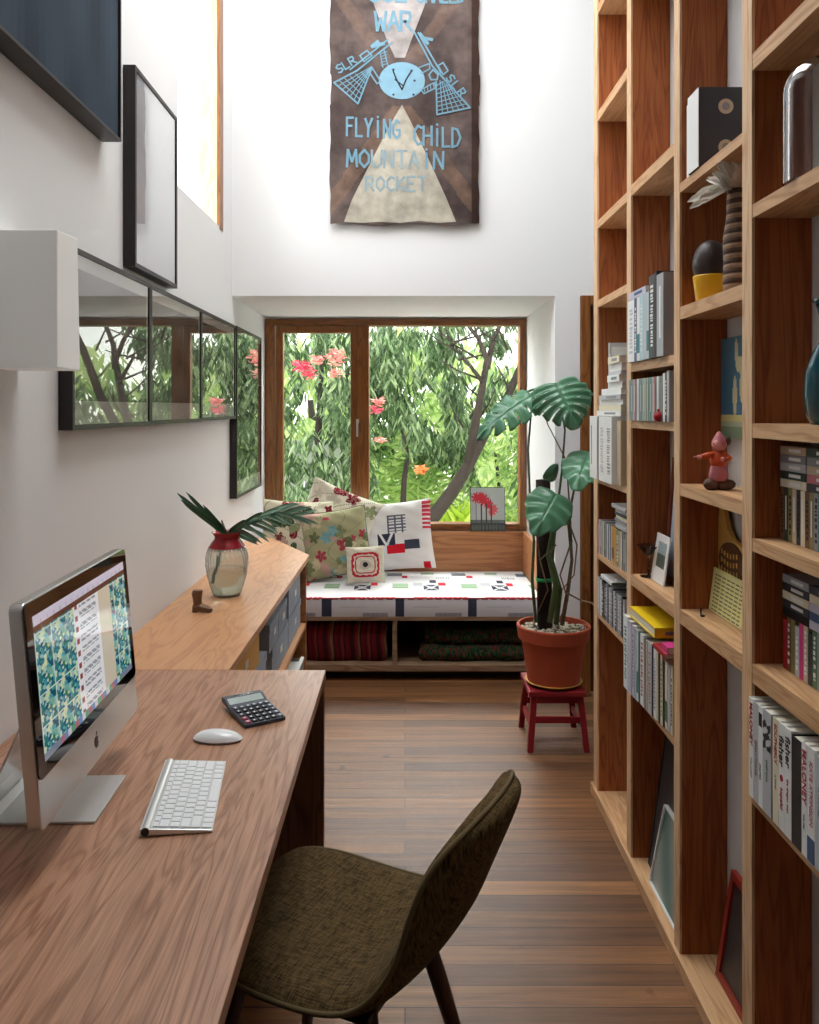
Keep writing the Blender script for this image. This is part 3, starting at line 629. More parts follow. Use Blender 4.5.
sbox(2.45, 2.95, .566, .695, 'ochre cardboard storage box closest to the desk', M_KRAFT)
sbox(3.5, 3.86, .001, .305, 'pale-rimmed box standing on the floor under the cabinet shelf', mat('pale_box', C_(150, 146, 140), .7), white_rim=True, xf=-.478, x0=-.80, marks=())
# ---------------------------------------------------------------- daybed cushion, pillows, blankets
NAVY, RED_, GRN, GRY, WHT = C_(58, 62, 78), C_(200, 36, 50), C_(104, 156, 92), C_(150, 152, 160), C_(238, 236, 236)
def mot(x, y):    # repeating printed motif; x along the bench, y towards the window, metres
    P_ = .395; i = math.floor((x+.35)/P_); u = (x+.35)-i*P_; v = y
    def inr(a, b, c, d): return a <= u <= b and c <= v <= d
    chk = lambda a, b: (int(a*140)+int(b*140)) % 2
    if inr(.06, .15, .17, .31):
        du, dv = abs(u-.105)/.045, abs(v-.24)/.07
        return WHT if (abs(du-dv) < .16 or .38 < du+dv < .55) else NAVY
    if inr(-.01, .055, .27, .36) : return GRY if int(v*110) % 2 else WHT
    if inr(.0, .06, .02, .03): return RED_
    if inr(.15, .19, .29, .37): return RED_
    if inr(.10, .14, .36, .44): return NAVY
    if inr(.28, .37, .22, .34): return GRN if (int(v*120) % 3) else WHT
    if inr(.24, .33, .56, .66): return NAVY if chk(u, v*.7) else GRY
    if inr(.33, .365, .50, .57): return RED_
    if inr(.05, .13, .60, .68): return GRN if (int(v*110) % 3) else WHT
    if inr(.14, .22, .48, .54): return GRY if int(u*200) % 2 else WHT
    if v < .035 and .0 < u < .30: return RED_ if (v < .018 or (int(u*150) % 4)) and v < .03 else WHT
    return WHT
cu = T('daybed_mattress', 'white printed seat mattress with navy, red and green squares on the daybed', 'mattress', (-.07, 4.84, .353))
CX0, CX1, CY0, CY1, CZ0, CZ1 = XB0+.004, .742, 4.452, 5.192, .353, .455
def crown(u, v): return .004+.008*(1-(2*u-1)**4)*(1-(2*v-1)**4)
mt_ = MB().grid(300, 84, lambda u, v: (CX0+(CX1-CX0)*u, CY0+(CY1-CY0)*v, CZ1-.008+crown(u, v)), colfn=lambda u, v: mot(CX0+(CX1-CX0)*u, (CY1-CY0)*v))
PM = paintmat('printed_cotton', 0.85, spec=.15, bump=0.1)
mt_.build('mattress_top', PM, cu, world=True, smooth=True)
def side(u, v):
    x = CX0+(CX1-CX0)*u; k = (x+.35+.10) % .395
    if .0 < k < .050: return NAVY
    if .22 < k < .36 and v < .22: return mixc(NAVY, WHT, .3) if (int(k*220)) % 2 else GRY
    if .10 < k < .24 and .5 < v < .56: return C_(190, 188, 192)
    if v > .93: return C_(205, 50, 66) if int(x*60) % 3 else C_(206, 204, 206)
    return C_(206, 204, 206)
sd = MB().grid(240, 14, lambda u, v: (CX0+(CX1-CX0)*u, CY0-.004*(1-(2*v-1)**2), CZ0+(CZ1-CZ0-.004)*v), colfn=side)
sd.build('mattress_border', PM, cu, world=True, smooth=True)
q = MB(); q.box(CX0, CX1, CY0+.002, CY1, CZ0, CZ1-.006); q.build('mattress_core', mat('cotton_white', C_(226, 224, 222), .85, spec=.15), cu, world=True)
MB().tube([(CX0, CY0, CZ1-.003), (CX1, CY0, CZ1-.003)], .0035, 8).build('piping', mat('piping_red', C_(186, 60, 70), .8), cu, world=True)

def pillow(name, label, w, h, t, loc, rot, colfn, rough=.9, corner=.06, nu=84, piping=None, back=WHT):
    p = T(name, label, 'cushion', loc, rot=rot)
    m = MB()
    def pos(sgn):
        def f(u, v):
            a, b = 2*u-1, 2*v-1
            th = t/2*((1-abs(a)**2.6)*(1-abs(b)**2.6))**.55 if abs(a) < 1 and abs(b) < 1 else 0
            pin = 1-corner*(1-abs(b)**1.7)*(abs(a)**3); pin2 = 1-corner*(1-abs(a)**1.7)*(abs(b)**3)
            wr = .0035*sin(a*9+b*5)*sin(b*11)
            return (a*w/2*pin, -sgn*(th+.0006)-wr*(abs(a) < 1 and abs(b) < 1)*min(1, th*60), h/2+b*h/2*pin2)
        return f
    m.grid(nu, nu, pos(1), colfn=colfn); m.grid(nu//3, nu//3, pos(-1), colfn=lambda u, v: back)
    m.build('cushion_cover', PM, p, smooth=True)
    if piping:
        f = pos(1); pts = [f(k/20, 0) for k in range(20)]+[f(1, k/20) for k in range(20)]+[f(1-k/20, 1) for k in range(20)]+[f(0, 1-k/20) for k in range(21)]
        MB().tube(pts, .003, 6).build('piping', piping, p, smooth=True)
    return p
def floral(seed, base, cols, n=30, rmin=.05, rmax=.14):
    rnd = random.Random(seed); fl = [(rnd.uniform(-.05, 1.05), rnd.uniform(-.05, 1.05), rnd.uniform(rmin, rmax), rnd.choice(cols), rnd.random()*6, rnd.choice((4, 5, 2))) for _ in range(n)]
    def f(u, v):
        for cx, cy, r, c, ph, k in fl:
            dx, dy = u-cx, v-cy; d = math.hypot(dx, dy)
            if d > r: continue
            a = math.atan2(dy, dx)
            if d < r*(.45+.5*abs(sin(a*k/2+ph))):
                return mixc(c, base, .3) if (int(d/r*6)+int((a+ph)*3)) % 4 == 0 else c
        if abs(sin(u*9+3*sin(v*6+seed))) < .05: return C_(110, 130, 80)
        return base
    return f
DR, LG, DG, TL = C_(122, 24, 38), C_(136, 146, 104), C_(64, 88, 56), C_(110, 160, 168)
pillow('floral_cushion', 'cream cushion with dark red flowers, rearmost in the corner by the window', .48, .48, .13, Vector(((320-405)*5.03/820, 5.03, .535)), (R(-12), R(22), R(-4)), floral(4, C_(226, 218, 198), [DR, LG, C_(200, 190, 170), LG, DR, C_(184, 178, 150)], 26, .05, .12))
pillow('floral_cushion', 'large cream cushion with dark red flowers and green leaves behind the green floral cushion', .43, .46, .14, Vector((-.655, 4.88, .480)), (R(-14), R(3), R(8)), floral(9, C_(216, 208, 184), [DR, DR, DG, C_(190, 150, 140), LG, DG], 34, .06, .15))
pillow('green_floral_cushion', 'sage green cushion with faded flowers leaning between the floral and white cushions', .40, .40, .13, Vector(((341-405)*4.84/820, 4.84, .490)), (R(-14), R(-8), R(6)), floral(12, C_(164, 160, 124), [C_(166, 52, 70), TL, C_(120, 128, 88), C_(196, 184, 150), C_(90, 100, 66), C_(188, 150, 140)], 36, .05, .12), piping=mat('piping_dark', C_(70, 66, 52), .8))
def wp(u, v):
    def r(a, b, c, d): return a <= u <= b and c <= v <= d
    if r(.02, .17, .66, .84): return C_(40, 96, 44) if (int(u*60)+int(v*60)) % 3 else C_(90, 140, 80)
    if r(.40, .66, .52, .78): return C_(104, 106, 116) if int(v*46) % 2 or int(u*40) % 4 == 0 else WHT
    if r(.26, .50, .36, .52):
        return WHT if abs(abs((u-.38)*2)-(v-.36)) < .035 else C_(54, 56, 72)
    if r(.38, .62, .24, .37): return C_(206, 28, 44)
    if r(.62, .82, .28, .42): return C_(70, 74, 88)
    if u > .88 and .55 < v < .96: return C_(206, 60, 76) if int(v*50) % 3 else WHT
    if r(.84, .94, .0, .10): return C_(206, 28, 44)
    return C_(232, 228, 224)
pillow('printed_cushion', 'white cushion printed with navy, red and green rectangles against the bench back', .46, .43, .14, Vector(((399-405)*5.02/820, 5.02, .488)), (R(-14), R(-6), R(-6)), wp)
def sq(u, v):
    a, b = u-.5, v-.5
    def rr(w_, h_): return (abs(a)/w_)**5+(abs(b)/h_)**5
    n = .02*sin(u*40)*sin(v*37)
    if .0 < rr(.36, .33) <= 1 and rr(.30+n, .27+n) > 1: return C_(176, 34, 46)
    if rr(.26, .23) <= 1 and rr(.23, .20) > 1: return C_(176, 60, 66)
    if math.hypot(a, b) < .07: return C_(40, 36, 36)
    if math.hypot(a*.8, b) < .12: return C_(186, 172, 160)
    return C_(208, 198, 180)
pillow('small_linen_cushion', 'small beige cushion with a red rounded square in front of the other cushions', .225, .215, .08, Vector(((366-405)*4.73/820, 4.73, .472)), (R(-12), R(-2), R(4)), sq, nu=60)
# blankets in the bench
def blanket(name, label, x0, x1, y0, y1, z0, z1, colfn, waves=1):
    p = T(name, label, 'blanket', ((x0+x1)/2, (y0+y1)/2, z0))
    def prof(u, v):   # u around x, v around section: bottom-front-top
        a = v*3
        yy = y0+.02; 
        if a < 1: y, z = y0+.02+(y1-y0-.02)*(1-a), z0
        elif a < 2: t = a-1; y, z = y0+.02-.02*sin(pi*t)*1.0, z0+(z1-z0)*t
        else: y, z = y0+.02+(y1-y0-.02)*(a-2), z1+.004*sin(u*17)
        e = min(u, 1-u)*30; e = min(1, e)
        zc = (z0+z1)/2
        return (x0+(x1-x0)*u+.004*sin(v*20), y+.004*sin(u*13), max(z0, zc+(z-zc)*(.75+.25*e)+.003*sin(u*11)))
    m = MB().grid(110, 24, prof, colfn=colfn); m.build('blanket_fold', paintmat('wool', .95, spec=.05, bump=.3), p, world=True, smooth=True)
    n_ = 24
    for xe in (0, 1):
        pts = [prof(xe, k/24) for k in range(25)]; m2 = MB(); m2.add(pts, [tuple(range(25))]); m2.c = [colfn(.5, .5)]; m2.build('blanket_end', paintmat('wool'), p, world=True)
TARC = [C_(104, 28, 36), C_(66, 24, 32), C_(116, 50, 48), C_(56, 28, 34), C_(120, 96, 66), C_(86, 24, 34)]
def tartan(u, v):
    k = int(u*46); return TARC[[0, 0, 1, 3, 0, 2, 4, 1, 0, 5, 5, 2, 3][k % 13]]
blanket('tartan_blanket', 'folded red tartan blanket in the left compartment under the daybed', -.62, -.10, 4.50, 5.1, .0915, .30, tartan)
def grq(s):
    r_ = random.Random(s); tb = [[r_.random() for _ in range(40)] for _ in range(130)]
    def f(u, v):
        a = tb[int(u*109)][int(v*23)]; return C_(112, 40, 42) if a > .8 else (C_(60, 82, 52) if a > .6 else (C_(38, 62, 42) if a > .25 else C_(32, 50, 38)))
    return f
blanket('green_quilt', 'lower green quilt with red specks folded under the daybed', .08, .66, 4.50, 5.08, .0915, .175, grq(1))
blanket('green_quilt', 'upper green quilt with red specks, folded on the other green quilt', .11, .655, 4.52, 5.06, .181, .262, grq(2))

# card on the window sill
def card(u, v):
    c = C_(178, 186, 184) if v > .25 else C_(66, 74, 72)
    if v < .12 and (int(u*30)) % 3: c = C_(96, 104, 100)
    if .25 > v > .18: c = C_(100, 108, 104)
    for cx, cy, r in ((.18, .76, .16), (.38, .72, .17), (.52, .62, .15), (.66, .50, .16), (.60, .42, .10), (.30, .82, .1)):
        if math.hypot(u-cx, (v-cy)*1.1) < r*(.8+.2*sin(9*math.atan2(v-cy, u-cx))): c = C_(190, 44, 58) if cx < .6 else C_(206, 92, 98)
    if .08 < u < .66 and v < .62 and int(u*34) % 5 == 0 and c[0] > .1 and v > .15: c = C_(70, 58, 56)
    return c
cc = P(488, 523, 5.205); tw = 34*5.2/F
cd_ = T('flower_picture', 'small picture of red flowers propped on the sill of the garden window', 'picture', (cc.x, 5.215, .7045), rot=(R(-6), 0, R(0)))
MB().grid(48, 56, lambda u, v: (-tw/2+tw*u, -.0062, .002+.272*v), colfn=card).build('print', paintmat('card_print', .5), cd_)
MB().box(-tw/2-.003, tw/2+.003, -.006, .006, 0, .277).build('board', M_BLACKW, cd_)

# ---------------------------------------------------------------- red stool
M_RED = mat('red_paint', C_(140, 28, 38), .4, var=.2, vs=25, spec=.5)
sl = T('red_stool', 'low red painted wooden stool carrying the terracotta pot', 'stool', (.662, 3.68, 0))
MB().box(-.125, .125, -.135, .135, .234, .256).build('seat', M_RED, sl, bevel=.003)
for sx_ in (-1, 1):
    for sy_ in (-1, 1):
        m = MB(); w_ = .013
        tx, ty, bx, by = sx_*.100, sy_*.108, sx_*.122, sy_*.140
        vs = [(bx-w_, by-w_, 0), (bx+w_, by-w_, 0), (bx+w_, by+w_, 0), (bx-w_, by+w_, 0), (tx-w_, ty-w_, .234), (tx+w_, ty-w_, .234), (tx+w_, ty+w_, .234), (tx-w_, ty+w_, .234)]
        m.add(vs, [(0,3,2,1),(4,5,6,7),(0,1,5,4),(1,2,6,5),(2,3,7,6),(3,0,4,7)]).build('leg', M_RED, sl, bevel=.002)
for sy_ in (-1, 1):
    MB().box(-.10, .10, sy_*.122-.007, sy_*.122+.007, .118, .146).build('stretcher', M_RED, sl, bevel=.002)
    MB().box(-.088, .088, sy_*.109-.006, sy_*.109+.006, .200, .2335).build('apron', M_RED, sl)
for sx_ in (-1, 1): MB().box(sx_*.111-.007, sx_*.111+.007, -.11, .11, .085, .110).build('stretcher', M_RED, sl, bevel=.002)
sa = MB().lathe([(.001, 0), (.098, 0), (.122, .014), (.127, .016), (.125, .019), (.118, .017), (.098, .005), (.001, .005)], n=40)
o = sa.build('saucer', mat('saucer_yellow', C_(206, 160, 66), .5), None, smooth=True); o.location = (.664, 3.665, .2565); tag(o, 'shallow ochre yellow saucer under the terracotta pot', 'saucer')

# potted monstera
mp_ = T('potted_monstera', 'tall monstera plant tied to a dark stake in a terracotta pot', 'potted plant', (.664, 3.665, .2625))
M_TERRA = mat('terracotta', C_(178, 84, 58), .7, var=.1, vs=12, spec=.25)
MB().lathe([(.001, 0), (.110, 0), (.114, .004), (.143, .192), (.150, .194), (.157, .196), (.164, .250), (.162, .257), (.152, .257), (.146, .196), (.105, .012), (.001, .012)], n=56).build('pot', M_TERRA, mp_, smooth=False, bevel=.002)
MB().lathe([(.001, .0), (.1465, .0)], c=(0, 0, .226), n=40).build('soil', mat('soil', C_(70, 54, 42), .9, var=.3, vs=60), mp_)
random.seed(11); pb = MB()
for i in range(190):
    a = random.random()*2*pi; r_ = .138*math.sqrt(random.random()); s_ = random.uniform(.006, .0125)
    pb.sphere((r_*cos(a), r_*sin(a), .231+random.uniform(0, .010)), s_, 8, 5, (1, random.uniform(.7, 1), .6))
tag(pb.build('pebbles', mat('pebble', C_(196, 184, 162), .7, var=.3, vs=70), mp_, smooth=True), kind='stuff')
LO = Vector((.664, 3.665, .2625))
def PL(px, py, D): return P(px, py, D)-LO
M_BARK = mat('dark_stake', C_(44, 30, 24), .9, var=.4, vs=60, bump=.6, bs=90)
MB().tube([PL(545, 628, 3.68), PL(544, 560, 3.67), PL(543, 480, 3.66)], [.034, .033, .032], 14).build('stake', M_BARK, mp_, smooth=True)
M_STEM = mat('stem_green', C_(86, 112, 66), .5, var=.3, vs=30); M_OLD = mat('stem_brown', C_(118, 96, 70), .7, var=.35, vs=40); M_TIE = mat('green_tie', C_(40, 170, 96), .5)
for py in (522, 578): MB().lathe([(.0345, 0), (.037, .004), (.037, .012), (.0345, .016)], c=PL(544, py+3, 3.668), n=20).build('tie', M_TIE, mp_)
stems = [([(556, 624, 3.62), (560, 590, 3.6), (552, 560, 3.6), (556, 520, 3.6), (562, 470, 3.58), (565, 430, 3.56), (558, 392, 3.53)], [.012, .011, .008, .006, .005, .004, .004], M_STEM),
         ([(536, 622, 3.64), (532, 580, 3.62), (534, 540, 3.6), (530, 500, 3.6), (528, 450, 3.6), (531, 415, 3.58), (532, 392, 3.55)], [.008, .007, .006, .005, .005, .004, .003], M_STEM),
         ([(562, 625, 3.60), (568, 590, 3.58), (572, 560, 3.58), (568, 520, 3.57), (574, 490, 3.55), (577, 470, 3.55), (588, 452, 3.52)], [.010, .009, .007, .006, .005, .004, .003], M_OLD),
         ([(550, 622, 3.58), (556, 585, 3.56), (548, 555, 3.56), (555, 520, 3.54), (553, 500, 3.52)], [.013, .014, .010, .008, .004], M_STEM),
         ([(572, 560, 3.58), (570, 510, 3.58), (566, 460, 3.57), (548, 425, 3.56), (540, 400, 3.54)], [.005, .004, .003, .0025, .002], M_OLD)]
for pts, rd, mm in stems: MB().tube([PL(*p) for p in pts], rd, 10).build('stem', mm, mp_, smooth=True)
random.seed(2)
for pts in ([(556, 545, 3.56), (540, 560, 3.52), (548, 590, 3.5), (538, 612, 3.52)], [(572, 540, 3.56), (560, 575, 3.52), (568, 600, 3.52), (560, 618, 3.52)], [(568, 520, 3.56), (577, 545, 3.52), (574, 575, 3.5), (562, 590, 3.5)], [(565, 592, 3.58), (580, 600, 3.5), (592, 603, 3.4), (600, 615, 3.35)], [(545, 500, 3.6), (536, 530, 3.58), (540, 560, 3.58)]):
    MB().tube([PL(*p) for p in pts], [.004, .0035, .003, .002][:len(pts)], 7).build('aerial_root', M_OLD, mp_, smooth=True)
M_MON = mat('monstera_leaf', C_(84, 136, 102), .32, var=.3, vs=9, spec=.6, coat=.15)
def monstera(base, tip, width, normal, splits=5, label=None, curl=.25, split=True):
    base, tip = Vector(base), Vector(tip); ax = tip-base; L_ = ax.length; ax.normalize(); nr = Vector(normal).normalized(); sd_ = ax.cross(nr).normalized(); nr = sd_.cross(ax)
    NU, NV = 54, 9; vs = []; fs = []
    def hw(t): return width*(max(0, sin(pi*min(1, (t*.92+.08))**.72))**.75)*(1-.12*t)
    for sgn in (-1, 1):
        b = len(vs)
        for i in range(NU+1):
            t = i/NU
            for j in range(NV+1):
                s_ = j/NV; wv = hw(t)*s_
                fwd = .30*s_*s_*width*(.2+t)-(.30*width*s_*(1-t)**3)
                along = t*L_+fwd
                lift = -curl*width*s_**2-.18*L_*t*t+.010*sin(t*pi*2*splits)*s_
                vs.append(base+ax*along+sd_*sgn*wv+nr*lift)
        for i in range(NU):
            tt = (i+.5)/NU
            ph = (tt*splits*1.0) % 1; gap = split and (ph < .17) and .12 < tt < .93
            for j in range(NV):
                if gap and j >= 3: continue
                q = (b+i*(NV+1)+j, b+(i+1)*(NV+1)+j, b+(i+1)*(NV+1)+j+1, b+i*(NV+1)+j+1)
                fs.append(q if sgn > 0 else q[::-1])
    o = MB().add(vs, fs).build('leaf', M_MON, mp_, smooth=True, solid=.0012); return o
def leafpx(b, t, w, n, **k): monstera(PL(*b), PL(*t), w, n, **k)
leafpx((556, 383, 3.52), (572, 412, 3.42), .135, (-.15, -.75, .66), splits=6)
leafpx((531, 396, 3.55), (482, 424, 3.46), .092, (-.2, -.72, .66), splits=5)
leafpx((589, 452, 3.50), (578, 474, 3.36), .105, (-.3, -.8, .5), splits=4, split=False)
leafpx((556, 494, 3.52), (541, 521, 3.40), .108, (.1, -.78, .62), splits=4, split=False)
leafpx((547, 480, 3.6), (556, 468, 3.56), .03, (.1, -.95, .1), splits=1, split=False)
leafpx((557, 392, 3.54), (534, 384, 3.6), .07, (0, -.25, .97), splits=4)
leafpx((545, 400, 3.56), (590, 384, 3.62), .07, (0, -.35, .93), splits=5)

# ---------------------------------------------------------------- chair
ch = T('upholstered_chair', 'olive brown upholstered shell chair pulled up to the desk', 'chair', (-.135, 1.62, 0), rotz=R(-25.5))
def fab():
    m, t, b = newmat('olive_tweed'); N = t.nodes.new; L = t.links.new; co = N('ShaderNodeTexCoord'); outs = []
    for s_ in ((500, 45, 45), (45, 500, 45)):
        mp = N('ShaderNodeMapping'); mp.inputs['Scale'].default_value = s_; n = N('ShaderNodeTexNoise'); n.inputs['Detail'].default_value = 2; n.inputs['Scale'].default_value = 1
        L(co.outputs['Object'], mp.inputs[0]); L(mp.outputs[0], n.inputs[0]); outs.append(n)
    a = N('ShaderNodeMath'); a.operation = 'ADD'; L(outs[0].outputs['Fac'], a.inputs[0]); L(outs[1].outputs['Fac'], a.inputs[1])
    r_ = N('ShaderNodeMapRange'); r_.inputs['From Min'].default_value = .7; r_.inputs['From Max'].default_value = 1.3; L(a.outputs[0], r_.inputs['Value'])
    rp = N('ShaderNodeValToRGB'); rp.color_ramp.elements[0].color = C_(40, 31, 19); rp.color_ramp.elements[1].color = C_(112, 91, 58); L(r_.outputs[0], rp.inputs[0]); L(rp.outputs[0], b.inputs['Base Color'])
    b.inputs['Roughness'].default_value = .95; b.inputs['Specular IOR Level'].default_value = .1
    bp = N('ShaderNodeBump'); bp.inputs['Strength'].default_value = .4; bp.inputs['Distance'].default_value = .002; L(a.outputs[0], bp.inputs['Height']); L(bp.outputs[0], b.inputs['Normal'])
    return m
M_TWEED = fab()
# centre line: (u, z, half width)
CLN = [(-.235, .432, .150), (-.222, .446, .185), (-.19, .455, .208), (-.12, .452, .224), (-.02, .445, .228), (.08, .446, .224), (.15, .462, .215), (.205, .505, .208), (.25, .565, .203), (.282, .635, .200), (.308, .695, .190), (.326, .738, .168), (.336, .766, .130), (.340, .783, .075), (.341, .788, .02)]
def cat(pts, t):
    n = len(pts)-1; x = t*n; i = min(int(x), n-1); f_ = x-i; p0, p1, p2, p3 = pts[max(i-1, 0)], pts[i], pts[i+1], pts[min(i+2, n)]
    return tuple(.5*((2*p1[k])+(-p0[k]+p2[k])*f_+(2*p0[k]-5*p1[k]+4*p2[k]-p3[k])*f_**2+(-p0[k]+3*p1[k]-3*p2[k]+p3[k])*f_**3) for k in range(len(p1)))
NU, NV = 60, 26
def shell(side_):
    g = []
    for i in range(NU+1):
        t = i/NU; u, z, hw_ = cat(CLN, t); u2, z2, _ = cat(CLN, min(1, t+.01)); u1, z1, _ = cat(CLN, max(0, t-.01))
        d_ = Vector((u2-u1, 0, z2-z1)).normalized(); nrm = Vector((-d_.z, 0, d_.x))
        row = []
        for j in range(NV+1):
            s_ = -1+2*j/NV; bk = smoothstep(.45, .75, t)
            dish = (.012+.030*bk)*s_*s_*(hw_/.2)**2
            e = (1-abs(s_)**3.5)**.5*(1 if 0 < t < 1 else 0)*(min(1, t*9, (1-t)*9))**.5
            th = .027
            p = Vector((u, s_*hw_, z))+nrm*(dish+side_*th*e)
            row.append(p)
        g.append(row)
    return g
for nm, sg in (('seat_shell', None),):
    top, bot = shell(1), shell(-1); m = MB(); vs = [p for r_ in top for p in r_]+[p for r_ in bot for p in r_]; K = (NU+1)*(NV+1); fs = []
    for i in range(NU):
        for j in range(NV):
            a = i*(NV+1)+j; fs.append((a, a+NV+1, a+NV+2, a+1)); fs.append((K+a, K+a+1, K+a+NV+2, K+a+NV+1))
    m.add(vs, fs); o = m.build(nm, M_TWEED, ch, smooth=True)
    edge = [top[i][0] for i in range(NU+1)]+[top[NU][j] for j in range(1, NV)]+[top[i][NV] for i in range(NU, -1, -1)]+[top[0][j] for j in range(NV-1, 0, -1)]+[top[0][0]]
    MB().tube(edge, .0048, 8, cap=False).build('piping', mat('olive_piping', C_(98, 82, 52), .9), ch, smooth=True)
M_LEG = wood('walnut_leg', C_(74, 40, 26), C_(52, 26, 18), 'Z', 1.5, .4)
for (x0, y0, x1, y1) in ((-.13, -.13, -.20, -.20), (-.13, .13, -.20, .20), (.13, -.12, .235, -.20), (.13, .12, .235, .20)):
    MB().tube([(x0, y0, .425), (x0+(x1-x0)*.3, y0+(y1-y0)*.3, .30), (x1, y1, 0.0)], [.019, .018, .011], 14).build('leg', M_LEG, ch, smooth=True)
MB().box(-.15, .15, -.15, .15, .405, .422).build('under_frame', M_BLACKP, ch, bevel=.004)
# ---------------------------------------------------------------- books, discs and tapes on the shelves
M_PAGE = mat('book_pages', C_(226, 220, 204), .9, spec=.1)
COLN = {'white': (232, 232, 230), 'cream': (226, 216, 190), 'black': (30, 30, 34), 'charcoal': (58, 60, 66), 'grey': (140, 142, 146), 'pale grey': (188, 190, 194), 'lilac': (196, 194, 210), 'teal': (52, 124, 130), 'pale blue': (178, 206, 214),
        'red': (172, 36, 44), 'yellow': (236, 200, 30), 'ochre': (190, 138, 50), 'green': (86, 120, 84), 'olive': (132, 122, 76), 'brown': (110, 76, 52), 'pink': (206, 60, 130), 'blue': (66, 92, 130), 'beige': (196, 178, 150), 'silver': (168, 172, 176), 'dark green': (46, 66, 56), 'rose': (190, 110, 120), 'orange': (206, 116, 50)}
def cmat(n, rough=.45): return mat('cover_'+n.replace(' ', '_'), C_(*COLN[n]), rough, spec=.35)
def book(name, label, cat, y1, t, x0, d, z, h, col, group=None, mark=None, lean=0.0, pages=True, hard=False):
    """spine faces -X; y1 is the far side, t the thickness"""
    o = T(name, label, cat, (x0, y1-t/2, z), group=group)
    c = .0014
    m = MB(); m.box(0, .0016, -t/2, t/2, 0, h); m.box(.0016, d, -t/2, -t/2+c, 0, h); m.box(.0016, d, t/2-c, t/2, 0, h)
    m.build('cover', cmat(col), o, bevel=.0004, seg=1)
    if pages: MB().box(.002, d-.003, -t/2+c+.0001, t/2-c-.0001, .002, h-.003).build('pages', M_PAGE, o)
    if mark:
        mc, kind = mark; q = MB(); w_ = max(.0012, t*.22)
        if kind == 'line': q.box(-.0006, 0, -w_/2, w_/2, h*.22, h*.85)
        elif kind == 'text':
            r_ = random.Random(label); a = h*.14
            while a < h*.86:
                l_ = r_.uniform(.004, .012); q.box(-.0005, 0, -w_*r_.uniform(.6, 1.2), w_*r_.uniform(.6, 1.2), a, a+l_*.75); a += l_+(.006 if r_.random() < .2 else .0015)
        elif kind == 'band': q.box(-.0006, 0, -t/2+.0003, t/2-.0003, h*.12, h*.42)
        q.build('spine_print', cmat(mc), o)
    return o
def flat(name, label, cat, ya, yb, x0, d, z, t, col, group=None, mark=None, pages=True):
    """lying flat, spine facing -X"""
    o = T(name, label, cat, (x0, (ya+yb)/2, z), group=group); L2 = (yb-ya)/2; c = .0012
    m = MB(); m.box(0, .0016, -L2, L2, 0, t); m.box(.0016, d, -L2, L2, 0, c); m.box(.0016, d, -L2, L2, t-c, t)
    m.build('cover', cmat(col), o, bevel=.0003, seg=1)
    if pages: MB().box(.002, d-.003, -L2+.002, L2-.002, c+.0001, t-c-.0001).build('pages', M_PAGE, o)
    if mark: MB().box(-.0006, 0, -L2*.6, L2*.3, t*.3, t*.7).build('spine_print', cmat(mark), o)
    return o
def row(name, cat, where, group, y, x0, z, items, dx=0.0):
    n = 0
    for it in items:
        t, h, d, col, mk = it; 
        lab = f'{col} {name.replace("_", " ")}, {ORD[n]} from the window end {where}'
        book(name, lab, cat, y, t, x0+n*dx, d, z+.0005, h, col, group, mk, pages=(cat == 'book')); y -= t+.0006; n += 1
    return y

# bay by the window (between the first two uprights)
g_ = 'big white books standing beside the monstera'
book('book', 'thick white book at the window end of the shelf level with the monstera leaf', 'book', 3.085, .060, .695, .15, 1.2255, .228, 'white', g_, ('grey', 'line'))
book('book', 'white book with a plain spine beside the thick white book by the monstera', 'book', 3.024, .056, .695, .15, 1.2255, .228, 'white', g_)
book('book', 'thin black spined book between the big white books by the monstera', 'book', 2.967, .022, .697, .15, 1.2255, .228, 'charcoal', g_)
book('book', 'wide white book with grey text rows right of the thin black spine', 'book', 2.944, .098, .695, .15, 1.2255, .228, 'white', g_, ('pale grey', 'text'))
book('book', 'white book with grey lettering, closest to the camera of the big white row', 'book', 2.845, .085, .695, .15, 1.2255, .226, 'white', g_, ('grey', 'text'))
book('book', 'brown spined book next to the second upright at the end of the white row', 'book', 2.758, .05, .712, .13, 1.2255, .215, 'beige', g_)  # added filler, its beige stands in for the shaded inside of the bay
zz = 1.4545; random.seed(21)
st_ = [(.018, 'white', 2.72, 3.06), (.02, 'cream', 2.73, 3.04), (.018, 'white', 2.72, 3.05), (.016, 'pale grey', 2.72, 3.02), (.022, 'white', 2.73, 3.0), (.020, 'white', 2.73, 2.92), (.024, 'white', 2.74, 2.90), (.012, 'pale grey', 2.73, 2.90), (.026, 'white', 2.74, 2.90), (.024, 'cream', 2.74, 2.89)]
zt = zz+.001
for i, (t, c, a, b) in enumerate(st_):
    flat('booklet', f'{c} booklet lying flat, {ORD[i]} up in the stack on the white books', 'booklet', a, b, .715+.004*(i % 3), .115, zt, t, c, 'stack of pale booklets on the white books', 'grey' if i % 3 == 0 else None); zt += t+.0006
sf = T('display_panel', 'small pale standing panel with a white face beside the booklet stack', 'frame', (.735, 2.955, 1.5535))
MB().box(0, .085, -.008, .008, 0, .165).build('frame', cmat('pale grey'), sf); MB().box(.008, .077, -.0095, -.008, .01, .15).build('panel', cmat('white'), sf)
cdc = ['rose', 'pale grey', 'silver', 'charcoal', 'pale grey', 'olive', 'cream', 'silver', 'charcoal', 'grey', 'dark green', 'silver', 'cream', 'blue', 'grey', 'silver', 'charcoal', 'pale grey']
def cdrow(where, group, y0, y1, x0, z, cols, h=.125, nm='disc_case', ca='disc case', tk=.0104, d=.108):
    n = int((y0-y1)/(tk+.0006)); its = [(tk, h, d, cols[i % len(cols)], ('white', 'line') if i % 3 == 0 else None) for i in range(min(n, 38))]
    return row(nm, ca, where, group, y0, x0, z, its)
